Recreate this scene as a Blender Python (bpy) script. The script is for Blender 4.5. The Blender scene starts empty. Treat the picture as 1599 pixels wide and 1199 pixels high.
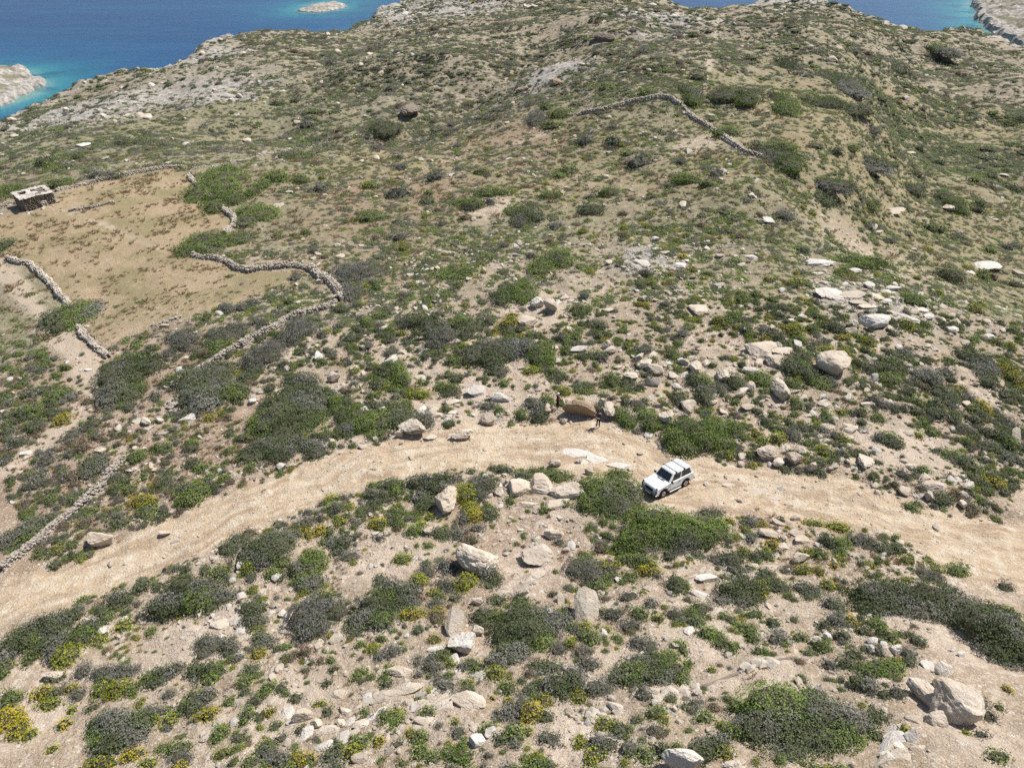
import bpy, bmesh, math, random, time
import numpy as np
from mathutils import Vector, Matrix, Euler

T0 = time.time()
random.seed(7)
rng = np.random.default_rng(11)
R = math.radians
SC = bpy.context.scene
COL = SC.collection

# ------------------------------------------------------------------ camera, sky, sun, exposure
PITCH = R(36.0)            # degrees below the horizon
ZC = 85.0                  # drone height above the sea (sea level is z = 0)
F = 1066.0                 # focal length in pixels of the 1599 px wide photograph (24 mm equivalent)
cam_d = bpy.data.cameras.new("camera")
cam_d.sensor_width = 36.0
cam_d.lens = 36.0 * F / 1599.0
cam_d.clip_start = 0.5
cam_d.clip_end = 20000
cam = bpy.data.objects.new("camera", cam_d)
COL.objects.link(cam)
cam.location = (0, 0, ZC)
cam.rotation_euler = (math.pi / 2 - PITCH, 0, 0)
SC.camera = cam

SUN_AZ = (0.82, 0.57)      # horizontal direction towards the sun (right of and slightly beyond the view)
SUN_EL = R(57)
az = math.atan2(SUN_AZ[0], SUN_AZ[1])
world = bpy.data.worlds.new("World")
SC.world = world
world.use_nodes = True
wn = world.node_tree
bg = wn.nodes["Background"]
sky = wn.nodes.new("ShaderNodeTexSky")
sky.sky_type = 'NISHITA'
sky.sun_disc = False
sky.sun_elevation = SUN_EL
sky.sun_rotation = az
sky.air_density = 1.0
sky.dust_density = 1.0
wn.links.new(sky.outputs[0], bg.inputs[0])
bg.inputs[1].default_value = 0.085
sun_d = bpy.data.lights.new("sun", 'SUN')
sun_d.energy = 5.0
sun_d.angle = R(0.53)
sun_d.color = (1.0, 0.965, 0.915)
sun = bpy.data.objects.new("sun", sun_d)
COL.objects.link(sun)
sv = Vector((math.sin(az) * math.cos(SUN_EL), math.cos(az) * math.cos(SUN_EL), math.sin(SUN_EL)))
sun.rotation_euler = sv.to_track_quat('Z', 'Y').to_euler()
sun.location = (60, 60, 200)
SC.view_settings.view_transform = 'Standard'
SC.view_settings.look = 'None'
SC.view_settings.exposure = 0.26
SC.view_settings.gamma = 1.0
SC.view_settings.use_curve_mapping = False
SC.cycles.use_denoising = False
SC.cycles.max_bounces = 5
SC.cycles.diffuse_bounces = 3
SC.cycles.glossy_bounces = 2
SC.cycles.transmission_bounces = 3
SC.cycles.transparent_max_bounces = 4

# ------------------------------------------------------------------ small numpy tools
def hash3(ix, iy, iz, seed):
    h = ix * np.uint32(374761393) + iy * np.uint32(668265263) + iz * np.uint32(2246822519) + np.uint32((seed * 974711) & 0xFFFFFFFF)
    h = (h ^ (h >> np.uint32(13))) * np.uint32(1274126177)
    h = (h ^ (h >> np.uint32(16))) * np.uint32(2246822519)
    return ((h ^ (h >> np.uint32(15))) & np.uint32(0xFFFFFF)).astype(np.float32) * np.float32(2.0 / 0xFFFFFF) - np.float32(1)

def vnoise(p, seed=0):
    p = np.asarray(p, float)
    i = np.floor(p); f = (p - i).astype(np.float32); i = i.astype(np.int64).astype(np.uint32)
    f = f * f * (3 - 2 * f)
    x, y = i[..., 0], i[..., 1]; fx, fy = f[..., 0], f[..., 1]; one = np.uint32(1)
    if p.shape[-1] == 2: layers = [(np.uint32(0), 1.0)]
    else: layers = [(i[..., 2], 1 - f[..., 2]), (i[..., 2] + one, f[..., 2])]
    r = 0
    for z, wz in layers:
        a = hash3(x, y, z, seed) * (1 - fx) + hash3(x + one, y, z, seed) * fx
        b = hash3(x, y + one, z, seed) * (1 - fx) + hash3(x + one, y + one, z, seed) * fx
        r = r + wz * (a * (1 - fy) + b * fy)
    return np.asarray(r, float)

def fbm(p, seed=0, octaves=4, gain=0.5):
    p = np.asarray(p, float); a = 1.0; s = 0.0; n = 0.0
    for o in range(octaves):
        s = s + a * vnoise(p, seed + o * 17); n += a
        p = p * 2.03; a *= gain
    return s / n

def smooth(a, b, x):
    t = np.clip((x - a) / (b - a), 0, 1)
    return t * t * (3 - 2 * t)

def inside(poly, P):
    poly = np.asarray(poly); x, y = P[:, 0], P[:, 1]
    c = np.zeros(len(P), bool); n = len(poly)
    for i in range(n):
        x0, y0 = poly[i]; x1, y1 = poly[(i + 1) % n]
        if y0 == y1: continue
        m = ((y0 > y) != (y1 > y)) & (x < (x1 - x0) * (y - y0) / (y1 - y0) + x0)
        c ^= m
    return c

def seg_dist(line, P, closed=False, cull=None):
    line = np.asarray(line); d = np.full(len(P), 1e9)
    if cull is not None:                 # only points near the line matter
        lo, hi = line.min(0) - cull, line.max(0) + cull
        k = np.where((P[:, 0] > lo[0]) & (P[:, 0] < hi[0]) & (P[:, 1] > lo[1]) & (P[:, 1] < hi[1]))[0]
        if len(k): d[k] = seg_dist(line, P[k], closed)
        return d
    n = len(line) if closed else len(line) - 1
    x, y = P[:, 0], P[:, 1]; d = d * d
    for i in range(n):
        a = line[i]; b = line[(i + 1) % len(line)]; ab = b - a
        t = np.clip(((x - a[0]) * ab[0] + (y - a[1]) * ab[1]) / max(ab @ ab, 1e-9), 0, 1)
        d = np.minimum(d, (x - a[0] - t * ab[0]) ** 2 + (y - a[1] - t * ab[1]) ** 2)
    return np.sqrt(d)

def sdist(poly, P, cull=None):           # negative inside
    d = seg_dist(poly, P, True, cull)
    return np.where(inside(poly, P), -d, d)

def mesh_np(name, V, faces, mats=(), matidx=None, attrs=None, smoothf=False):
    """faces: list of int arrays (n,3) or (n,4)"""
    me = bpy.data.meshes.new(name)
    V = np.asarray(V, np.float32)
    me.vertices.add(len(V)); me.vertices.foreach_set("co", V.ravel())
    faces = [np.asarray(f, np.int32) for f in faces if len(f)]
    lv = np.concatenate([f.ravel() for f in faces])
    tot = np.concatenate([np.full(len(f), f.shape[1], np.int32) for f in faces])
    st = np.concatenate([[0], np.cumsum(tot)[:-1]]).astype(np.int32)
    me.loops.add(len(lv)); me.loops.foreach_set("vertex_index", lv)
    me.polygons.add(len(tot)); me.polygons.foreach_set("loop_start", st)
    try: me.polygons.foreach_set("loop_total", tot)
    except Exception: pass
    if matidx is not None: me.polygons.foreach_set("material_index", np.asarray(matidx, np.int32))
    me.polygons.foreach_set("use_smooth", np.full(len(tot), bool(smoothf)))
    for m in mats: me.materials.append(m)
    for k, a in (attrs or {}).items():
        a = np.asarray(a, np.float32)
        if a.ndim == 1:
            at = me.attributes.new(k, 'FLOAT', 'POINT'); at.data.foreach_set("value", a)
        else:
            at = me.attributes.new(k, 'FLOAT_VECTOR', 'POINT'); at.data.foreach_set("vector", a.ravel())
    me.update(calc_edges=True)
    return me

def link(name, me, parent=None, loc=None):
    o = bpy.data.objects.new(name, me); COL.objects.link(o)
    if parent is not None: o.parent = parent
    if loc is not None: o.location = loc
    return o

def tag(o, label=None, cat=None, group=None, kind=None):
    if label: o["label"] = label
    if cat: o["category"] = cat
    if group: o["group"] = group
    if kind: o["kind"] = kind
    return o

# ------------------------------------------------------------------ photograph pixels -> rays (used to survey the site)
CP, SP = math.cos(PITCH), math.sin(PITCH)
def rays(u, v):
    xc = (np.asarray(u, float) - 799.5) / F; yc = (599.5 - np.asarray(v, float)) / F
    return np.stack([xc, CP + SP * yc, -SP + CP * yc], -1)

def at_drop(u, v, D):                     # point on the ray at D metres below the camera
    d = rays(u, v); t = np.asarray(D, float) / -d[..., 2]
    p = d * t[..., None]; p[..., 2] += ZC
    return p

def px_per_m(P):                          # image scale at a point
    P = np.asarray(P, float)
    dep = P[..., 1] * CP - (P[..., 2] - ZC) * SP
    return F / dep

def to_px(P):
    P = np.asarray(P, float); z = P[..., 2] - ZC
    dep = P[..., 1] * CP - z * SP; up = P[..., 1] * SP + z * CP
    return np.stack([799.5 + F * P[..., 0] / dep, 599.5 - F * up / dep], -1), dep
# ------------------------------------------------------------------ materials
class NT:
    def __init__(self, name):
        self.m = bpy.data.materials.new(name); self.m.use_nodes = True
        self.t = self.m.node_tree; self.n = self.t.nodes
        self.b = self.n["Principled BSDF"]; self.out = self.n["Material Output"]
        self.b.inputs["Specular IOR Level"].default_value = 0.25
        self.co = None
    def add(self, t, **k):
        n = self.n.new(t)
        for a, v in k.items(): setattr(n, a, v)
        return n
    def lk(self, a, b): self.t.links.new(a, b)
    def coord(self, kind="Object"):
        if self.co is None: self.co = self.add("ShaderNodeTexCoord")
        return self.co.outputs[kind]
    def noise(self, scale, detail=4, rough=0.55, vec=None, out="Fac", dist=0.0):
        n = self.add("ShaderNodeTexNoise"); n.inputs["Scale"].default_value = scale
        n.inputs["Detail"].default_value = detail; n.inputs["Roughness"].default_value = rough
        n.inputs["Distortion"].default_value = dist
        self.lk(vec or self.coord(), n.inputs["Vector"])
        return n.outputs[out]
    def voro(self, scale, out="Color", feature='F1', vec=None):
        n = self.add("ShaderNodeTexVoronoi", feature=feature); n.inputs["Scale"].default_value = scale
        self.lk(vec or self.coord(), n.inputs["Vector"])
        return n.outputs[out]
    def attr(self, name, out="Fac"):
        n = self.add("ShaderNodeAttribute"); n.attribute_name = name
        return n.outputs[out]
    def ramp(self, fac, stops, interp='LINEAR'):
        n = self.add("ShaderNodeValToRGB"); cr = n.color_ramp; cr.interpolation = interp
        while len(cr.elements) < len(stops): cr.elements.new(0.5)
        for e, (p, c) in zip(cr.elements, stops):
            e.position = p; e.color = (c, c, c, 1) if np.isscalar(c) else tuple(c) + (1,)
        self.lk(fac, n.inputs[0])
        return n.outputs[0]
    def math(self, op, a, b=None, c=None, clamp=False):
        n = self.add("ShaderNodeMath", operation=op, use_clamp=clamp)
        for i, x in enumerate((a, b, c)):
            if x is None: continue
            if np.isscalar(x): n.inputs[i].default_value = x
            else: self.lk(x, n.inputs[i])
        return n.outputs[0]
    def mix(self, fac, a, b, mode='MIX'):
        n = self.add("ShaderNodeMix", data_type='RGBA', blend_type=mode)
        for i, x in ((0, fac), (6, a), (7, b)):
            if np.isscalar(x): n.inputs[i].default_value = x
            elif isinstance(x, tuple): n.inputs[i].default_value = x + (1,)
            else: self.lk(x, n.inputs[i])
        return n.outputs[2]
    def base(self, c):
        if isinstance(c, tuple): self.b.inputs["Base Color"].default_value = c + (1,)
        else: self.lk(c, self.b.inputs["Base Color"])
        return self
    def rough(self, r): self.b.inputs["Roughness"].default_value = r; return self
    def bump(self, h, strength=0.5, dist=0.1):
        n = self.add("ShaderNodeBump"); n.inputs["Strength"].default_value = strength
        n.inputs["Distance"].default_value = dist
        self.lk(h, n.inputs["Height"]); self.lk(n.outputs[0], self.b.inputs["Normal"])
        return self

def plain(name, c, rough=0.6, metal=0.0, spec=0.3, var=0.06):
    m = NT(name)
    f = m.noise(9.0, 3)
    m.base(m.mix(m.ramp(f, [(0.3, 0), (0.7, 1)]), tuple(x * (1 - var) for x in c), tuple(min(1, x * (1 + var)) for x in c))).rough(rough)
    m.b.inputs["Metallic"].default_value = metal
    m.b.inputs["Specular IOR Level"].default_value = spec
    return m.m

def foliage(name, lo, hi, dead, dead_amt=0.3, transl=0.22):
    m = NT(name)
    ti = m.add("ShaderNodeAttribute"); ti.attribute_name = "tint"
    sx = m.add("ShaderNodeSeparateXYZ"); m.lk(ti.outputs["Vector"], sx.inputs[0])
    f = m.math('ADD', m.math('MULTIPLY', sx.outputs[0], 0.6), m.math('MULTIPLY', sx.outputs[1], 0.4))
    oi = m.add("ShaderNodeObjectInfo")
    f = m.math('ADD', f, m.math('MULTIPLY', m.math('SUBTRACT', oi.outputs["Random"], 0.5), 0.35), clamp=True)
    c = m.ramp(f, [(0.1, lo), (0.9, hi)])
    dm = m.ramp(sx.outputs[2], [(1 - dead_amt - 0.08, 0), (1 - dead_amt + 0.10, 0.85)])
    c = m.mix(dm, c, dead)
    m.base(c).rough(0.75)
    m.b.inputs["Specular IOR Level"].default_value = 0.12
    tr = m.add("ShaderNodeBsdfTranslucent"); m.lk(c, tr.inputs[0])
    mx = m.add("ShaderNodeMixShader"); mx.inputs[0].default_value = transl
    m.lk(m.b.outputs[0], mx.inputs[1]); m.lk(tr.outputs[0], mx.inputs[2]); m.lk(mx.outputs[0], m.out.inputs[0])
    return m.m

FOL = {
    'D': foliage("dark_foliage", (0.060, 0.080, 0.032), (0.178, 0.212, 0.100), (0.235, 0.225, 0.200), 0.27),
    'G': foliage("green_foliage", (0.086, 0.128, 0.030), (0.255, 0.330, 0.085), (0.19, 0.19, 0.13), 0.15),
    'L': foliage("lime_foliage", (0.165, 0.185, 0.020), (0.410, 0.435, 0.060), (0.38, 0.33, 0.06), 0.15),
    'Y': foliage("yellow_foliage", (0.200, 0.190, 0.022), (0.560, 0.450, 0.040), (0.21, 0.24, 0.06), 0.25),
    'S': foliage("grey_foliage", (0.150, 0.150, 0.128), (0.330, 0.325, 0.288), (0.17, 0.185, 0.11), 0.33),
    'B': foliage("brown_foliage", (0.200, 0.140, 0.095), (0.400, 0.290, 0.200), (0.27, 0.23, 0.14), 0.25),
}
M_CORE = plain("opaque_shrub_core", (0.075, 0.070, 0.045), 0.9)  # dark opaque core added inside each shrub to keep light from leaking through
M_STEM = plain("stem_bark", (0.16, 0.13, 0.10), 0.85)
M_STRAW = foliage("dry_grass", (0.27, 0.200, 0.120), (0.46, 0.350, 0.220), (0.24, 0.22, 0.11), 0.2)

def rock_mat(name, pale, warm, grey, lich=0.5):
    m = NT(name)
    oi = m.add("ShaderNodeObjectInfo")
    off = m.add("ShaderNodeVectorMath", operation='ADD')
    m.lk(m.coord(), off.inputs[0])
    cmb = m.add("ShaderNodeCombineXYZ")
    rr = m.math('MULTIPLY', oi.outputs["Random"], 37.0)
    m.lk(rr, cmb.inputs[0]); m.lk(rr, cmb.inputs[2]); m.lk(cmb.outputs[0], off.inputs[1])
    v = off.outputs[0]
    n1 = m.noise(0.9, 6, 0.6, v); n2 = m.noise(4.5, 6, 0.65, v, dist=0.6); n3 = m.noise(16, 4, 0.6, v)
    c = m.mix(m.ramp(n1, [(0.35, 0), (0.65, 1)]), pale, warm)
    c = m.mix(m.ramp(n2, [(0.54, 0), (0.70, lich)]), c, grey)
    c = m.mix(m.ramp(n3, [(0.56, 0), (0.70, 0.45)]), c, (0.20, 0.165, 0.13))
    v2 = m.math('MULTIPLY_ADD', oi.outputs["Random"], 0.24, 0.86)
    hs = m.add("ShaderNodeHueSaturation"); m.lk(c, hs.inputs["Color"]); m.lk(v2, hs.inputs["Value"])
    m.base(hs.outputs[0]).rough(0.9)
    h = m.math('ADD', m.math('MULTIPLY', n2, 0.7), m.math('MULTIPLY', n3, 0.3))
    wv = m.add("ShaderNodeTexVoronoi", feature='DISTANCE_TO_EDGE'); wv.inputs["Scale"].default_value = 0.9
    dv = m.add("ShaderNodeVectorMath", operation='MULTIPLY_ADD'); nv = m.add("ShaderNodeTexNoise"); nv.inputs["Scale"].default_value = 1.6
    m.lk(v, nv.inputs["Vector"]); m.lk(nv.outputs["Color"], dv.inputs[0]); dv.inputs[1].default_value = (0.9, 0.9, 0.9); m.lk(v, dv.inputs[2]); m.lk(dv.outputs[0], wv.inputs["Vector"])
    crack = m.ramp(wv.outputs["Distance"], [(0.0, 0.0), (0.035, 1.0)])
    h = m.math('ADD', h, m.math('MULTIPLY', crack, 0.10))
    m.bump(h, 0.75, 0.16)
    return m.m
M_ROCK = rock_mat("pale_rock", (0.61, 0.53, 0.43), (0.50, 0.405, 0.305), (0.36, 0.325, 0.285))
M_WHITE = rock_mat("white_rock", (0.66, 0.615, 0.55), (0.57, 0.505, 0.43), (0.38, 0.36, 0.33), 0.75)
M_BROWN = rock_mat("brown_rock", (0.36, 0.27, 0.185), (0.28, 0.20, 0.13), (0.23, 0.19, 0.155))
M_WALL = rock_mat("wall_stone", (0.62, 0.555, 0.465), (0.52, 0.445, 0.36), (0.40, 0.365, 0.32))
M_DARKROCK = rock_mat("dark_rock", (0.28, 0.235, 0.19), (0.22, 0.175, 0.13), (0.17, 0.155, 0.14))
# ------------------------------------------------------------------ terrain survey: (pixel u, v, metres below the camera)
COAST = [(-300,262,71),(-90,222,70),(-10,190,68),(61,163,68),(100,141,66),(150,119,63),(200,109,62),(265,106,60),(300,86,58),
         (335,63,57),(375,50,56),(450,48,56),(515,54,60),(535,50,63),(584,30,67),(590,14,70),(640,-2,66),(760,-14,52),(900,-16,48),
         (1040,-10,52),(1060,3,56),(1072,19,60),(1110,21,60),(1160,9,58),(1185,-3,54),(1230,-8,52),(1285,1,53),(1330,15,56),
         (1400,38,60),(1470,49,63),(1518,44,65),(1560,64,67),(1640,90,70),(1900,150,75)]
SURVEY = [(1599,300,42),(1599,200,49),(1599,120,57),(1400,200,40),(1400,120,45),(1300,100,41),(1200,60,41),(1100,60,39),(1250,25,48),
 (1000,60,38),(900,30,41),(800,60,42),(700,60,47),(600,60,54),(640,20,60),(500,90,53),(400,90,53),(300,130,55),(200,150,57),(100,190,57),
 (0,230,54),(0,300,43),(100,300,41),(200,250,43),(300,220,45),(400,180,47.5),(500,150,48),(600,150,45.5),(600,220,43),(650,190,43.5),
 (800,150,40.5),(900,120,39),(1000,120,37),(1060,160,36.3),(1200,150,37.3),(1200,250,36.5),(1000,250,38),(800,250,40),(600,300,41),
 (400,300,41),(300,350,40.5),(150,380,40.5),(0,400,41),(0,500,41.5),(0,650,41),(0,800,40.5),(0,950,39.5),(200,450,40.5),(200,600,40.5),
 (200,800,40),(200,1000,38),(0,1199,36),(400,400,40),(400,550,39.5),(400,700,39.2),(400,850,38),(400,1000,36.5),(400,1199,33.5),
 (600,400,39.5),(600,550,38.8),(600,690,38.3),(600,800,37.3),(600,1000,34.8),(600,1199,32),(800,400,38.5),(800,550,37.8),(800,680,37.5),
 (800,760,36.8),(800,900,35),(800,1199,30.5),(1000,400,37.5),(1000,550,37),(1000,700,36.8),(1000,850,35),(1000,1000,32.8),(1000,1199,29.5),
 (1200,400,36.5),(1200,550,36.2),(1200,740,36),(1200,900,34),(1200,1199,28.8),(1400,400,36.5),(1400,550,36),(1400,750,35.5),(1400,900,33.5),
 (1400,1199,28),(1599,450,37.5),(1599,600,36.5),(1599,800,35.3),(1599,950,33),(1599,1199,27.5),(1400,300,37.5),(1500,250,40.5),
 (-200,600,42),(-200,1000,40),(1800,600,37),(1800,1000,32),(1450,90,52),(1520,100,56),(-150,300,48),(1800,350,46)]
cpts = np.array([at_drop(u, v, D) for u, v, D in COAST + SURVEY])
cw = np.array([at_drop(u, v, D) for u, v, D in COAST])
LAND = np.concatenate([cw[:, :2], np.array([[460, 150], [320, -60], [-260, -60], [-330, 120]])])

def tps_fit(P, z, lam=0.5):
    n = len(P); d = np.hypot(P[:, None, 0] - P[None, :, 0], P[:, None, 1] - P[None, :, 1]) / 100.0
    K = np.where(d > 0, d * d * np.log(np.maximum(d, 1e-9)), 0) + np.eye(n) * lam * 1e-3
    A = np.zeros((n + 3, n + 3)); A[:n, :n] = K; A[:n, n] = 1; A[:n, n + 1:] = P / 100.0; A[n:, :n] = A[:n, n:].T
    return np.linalg.solve(A, np.concatenate([z, np.zeros(3)]))
TW = tps_fit(cpts[:, :2], cpts[:, 2])
def tps(P):
    out = np.empty(len(P)); n = len(cpts)
    for i in range(0, len(P), 40000):
        Q = P[i:i + 40000]
        d2 = ((Q[:, None, 0] - cpts[None, :, 0]) ** 2 + (Q[:, None, 1] - cpts[None, :, 1]) ** 2) * 1e-4
        k = 0.5 * d2 * np.log(np.maximum(d2, 1e-12))
        out[i:i + 40000] = k @ TW[:n] + TW[n] + (Q / 100.0) @ TW[n + 1:]
    return out

# plan outlines, surveyed on the smooth surface
def hit_smooth(u, v):
    d = rays(u, v); ts = np.geomspace(8, 900, 1200)
    P = d[None] * ts[:, None]
    below = P[:, 2] + ZC < tps(P[:, :2])
    i = int(np.argmax(below)) if below.any() else len(ts) - 1
    return P[i, :2]
def plan(pts): return np.array([hit_smooth(u, v) for u, v in pts])

ROAD = plan([(-60,945),(0,915),(150,858),(300,795),(400,752),(500,712),(600,690),(700,668),(800,658),(900,652),(960,655),(1030,690),(1090,712),(1200,728),
             (1300,742),(1400,768),(1480,792),(1599,816),(1700,830),(1700,945),(1599,920),(1480,888),(1400,850),(1300,822),(1200,806),(1080,803),(1000,796),
             (960,742),(880,733),(800,732),(700,738),(600,752),(520,778),(440,818),(370,848),(300,880),(150,937),(0,982),(-60,1000)])
FIELD = plan([(-40,345),(30,335),(85,318),(110,296),(180,280),(275,265),(300,278),(330,312),(362,345),(368,372),(330,385),(275,392),(320,405),(420,424),(480,424),
              (450,445),(380,470),(300,490),(210,515),(160,535),(130,500),(100,470),(75,435),(45,408),(5,398),(-40,392)])
PATHS = [plan(p) for p in ([(-20,400),(20,440),(60,485),(100,530),(130,565),(145,600),(120,640),(60,700),(0,740)],
         [(1115,-6),(1118,40),(1105,120),(1098,165)], [(870,800),(960,810),(1060,800)],
         [(1145,1010),(1240,960),(1300,925),(1350,900),(1420,890)], [(130,960),(400,1000),(560,900),(700,850)],
         [(850,1080),(950,1030),(1060,990),(1180,960),(1240,930)], [(1300,75),(1320,120),(1345,150),(1355,200),(1370,230)],
         [(100,330),(180,360),(260,395)], [(600,290),(700,250),(800,225),(900,200)], [(280,830),(240,770),(190,700)],
         [(420,660),(480,610),(560,595),(640,590)])]
BARE = [(720,645,14),(930,690,6),(1400,690,9),(300,990,6),(600,870,6),(1480,1000,4),(1520,1140,4),(900,1130,5),(760,325,12),(1400,360,22),(650,1120,5),
        (1100,1010,5),(60,1110,4),(840,480,8),(1100,235,14),(1230,690,5),(640,570,8),(460,1100,5),(1180,1060,5),(820,890,5)]
BAREP = plan([(b[0], b[1]) for b in BARE])
WHITEZ = [(180,165,36),(100,178,28),(260,152,28),(60,190,16),(330,140,14),(400,132,9),(330,92,16),(600,20,60),(700,8,50),(1050,36,24),(1370,470,5),(1000,410,4),(870,118,9),
          (1230,0,26),(330,160,12),(1040,70,10)]
WHITEP = plan([(b[0], b[1]) for b in WHITEZ])
GREENZ = [(200,225,40),(350,220,40),(560,260,25),(900,235,26),(1200,260,20),(1450,280,36),(800,330,16),(1250,330,22),(600,380,12),(400,170,40),(1180,180,24),
          (120,400,14),(180,420,8),(60,480,8),(480,340,14),(1480,180,50)]
GREENP = plan([(b[0], b[1]) for b in GREENZ])
YELLOWZ = [(1360,235,34),(1400,260,28),(1340,165,24),(1430,300,22),(1290,250,14),(640,240,22),(900,290,14),(1480,140,30),(1050,280,14)]
YELLOWP = plan([(b[0], b[1]) for b in YELLOWZ])
BROWNZ = [(90,690,16),(180,640,10),(250,740,7),(330,680,7),(600,420,8),(250,560,8),(800,220,16),(760,860,5),(830,880,4),(1200,760,5),(600,320,14)]
BROWNP = plan([(b[0], b[1]) for b in BROWNZ])

def blob(cent, rad, P, seed, soft=0.5):
    m = np.zeros(len(P))
    w = fbm(P / 9.0, seed, 3) * 0.45
    for c, r in zip(cent, rad):
        d = np.hypot(P[:, 0] - c[0], (P[:, 1] - c[1])) / r
        m = np.maximum(m, 1 - smooth(1 - soft, 1 + soft, d + w))
    return m

def ground_masks(P):
    wob = fbm(P / 1.4, 5, 3) * 0.9 + fbm(P / 5.0, 6, 2) * 0.8
    road = 1 - smooth(-0.9, 0.7, sdist(ROAD, P, 15.0) + wob)
    field = 1 - smooth(-0.6, 0.6, sdist(FIELD, P, 15.0) + wob * 0.5)
    path = np.zeros(len(P))
    far = np.hypot(P[:, 0], P[:, 1])
    for i, p in enumerate(PATHS):
        w = (0.26 + 0.0018 * far) * (3.2 if i == 0 else 1.0)
        path = np.maximum(path, (1 - smooth(w * 0.4, w * 1.6, seg_dist(p, P, False, 6.0) + wob * 0.9)) * (1.0 if i == 0 else 0.25 + 0.6 * smooth(-0.3, 0.3, fbm(P / 5.0, 44, 2))))
    bare = blob(BAREP, [b[2] * 0.45 for b in BARE], P, 31)
    white = blob(WHITEP, [b[2] for b in WHITEZ], P, 32, 0.6)
    green = blob(GREENP, [b[2] for b in GREENZ], P, 33, 0.7)
    yellow = blob(YELLOWP, [b[2] for b in YELLOWZ], P, 34, 0.7)
    brown = blob(BROWNP, [b[2] for b in BROWNZ], P, 35, 0.7)
    return dict(road=road, field=field, path=path, bare=bare, white=white, green=green, yellow=yellow, brown=brown)

SEA = 0.0
NT_, NR_ = 540, 700
TH = np.linspace(R(-60), R(60), NT_)
RR = np.geomspace(6.0, 640.0, NR_)
gx = RR[:, None] * np.sin(TH)[None]; gy = RR[:, None] * np.cos(TH)[None]
GP = np.stack([gx.ravel(), gy.ravel()], -1)
GR = np.hypot(GP[:, 0], GP[:, 1])
MK = ground_masks(GP)
gz = tps(GP)
flat = np.maximum(np.maximum(MK['road'], MK['field'] * 0.75), MK['path'] * 0.6)
big = smooth(80, 240, GR)
gz += (fbm(GP / 34.0, 1, 3) * (0.5 + 2.2 * big) + fbm(GP / 9.0, 2, 3) * (0.28 + 1.1 * big)) * (1 - 0.8 * flat)
def along(px, wid, amp):                # a gully (amp < 0) or a spur (amp > 0) along a surveyed line
    d = seg_dist(plan(px), GP, False, wid * 4) + fbm(GP / 15.0, 61, 2) * wid * 0.35
    return amp * np.exp(-(d / wid) ** 2)
gz += along([(380,195),(480,192),(560,205),(620,205),(680,178),(760,135),(820,90),(860,50)], 16.0, -5.0)
gz += along([(1599,360),(1560,290),(1530,210),(1490,130),(1470,80)], 26.0, -8.0)
gz += along([(1180,300),(1260,245),(1330,190),(1345,150),(1300,95),(1240,55)], 15.0, 4.0)
gz += along([(1060,160),(1120,100),(1130,50),(1000,40),(930,55)], 20.0, 3.0)
gz += along([(560,120),(700,100),(820,115),(960,95)], 12.0, 2.5) + along([(700,170),(850,150),(1000,125),(1080,110)], 9.0, 1.6)
gz += along([(1380,330),(1440,240),(1420,170),(1390,110)], 9.0, -2.5)
gz += (fbm(GP / 2.2, 3, 3) * 0.26 + fbm(GP / 0.7, 4, 2) * 0.11) * (1 - 0.88 * flat)
# ledges of tilted bedrock on the far slopes and around the white outcrops
led = GP @ np.array([0.35, 0.94]) / 5.5 + fbm(GP / 14.0, 8, 3) * 1.6
saw = led - np.floor(led)
ledge = np.where(saw < 0.8, saw / 0.8, (1 - saw) / 0.2)
gz += ledge * np.clip(big * 0.9 * smooth(-0.1, 0.35, fbm(GP / 40.0, 9, 2)) + MK['white'] * 0.7, 0, 1.3) * (1 - flat)
# the bank above the road, the shallow cut below it and wheel ruts
rd = sdist(ROAD, GP, 15.0)
gz += 0.35 * smooth(0.0, 0.9, rd) * (1 - smooth(1.5, 6.0, rd)) * (1 + 0.5 * fbm(GP / 4.0, 12, 2))
ROADC = plan([(-60,975),(75,935),(230,872),(360,810),(470,770),(560,730),(700,704),(820,695),(930,697),(1000,720),(1060,750),(1140,762),(1250,776),(1350,800),(1440,830),(1540,860),(1680,885)])
rc = seg_dist(ROADC, GP, False, 12.0)
gz -= 0.10 * MK['road'] * np.exp(-((rc + fbm(GP / 5.0, 87, 2) * 0.5 - 0.78) / 0.24) ** 2) * (0.2 + 0.8 * smooth(-0.2, 0.25, fbm(GP / 8.0, 88, 2)))
gz += MK['road'] * (vnoise(GP / 0.45, 14) * 0.05 + vnoise(GP / 1.3, 15) * 0.08)
cd = sdist(LAND, GP)
gz -= np.where(cd > 0, 0.75 * cd + 4.0 * smooth(0, 4, cd), 0) + 2.0 * smooth(-10, 0, cd) * 0
gz += smooth(-6, 4, cd) * (np.abs(fbm(GP / 11.0, 43, 4)) * 7.0 - 1.5) * smooth(0.0, 9.0, gz - SEA)
gz = np.maximum(gz, SEA - 6.0)
GZ = gz.reshape(NR_, NT_)
LNR = (math.log(RR[-1]) - math.log(RR[0])) / (NR_ - 1)
def H(x, y):
    x = np.asarray(x, float); y = np.asarray(y, float)
    r = np.clip(np.hypot(x, y), RR[0] * 1.001, RR[-1] * 0.999); th = np.clip(np.arctan2(x, y), TH[0] * 0.9999, TH[-1] * 0.9999)
    fr = (np.log(r) - math.log(RR[0])) / LNR; ft = (th - TH[0]) / (TH[1] - TH[0])
    i = np.clip(fr.astype(int), 0, NR_ - 2); j = np.clip(ft.astype(int), 0, NT_ - 2)
    a = fr - i; b = ft - j
    return (GZ[i, j] * (1 - a) * (1 - b) + GZ[i + 1, j] * a * (1 - b) + GZ[i, j + 1] * (1 - a) * b + GZ[i + 1, j + 1] * a * b)
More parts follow.
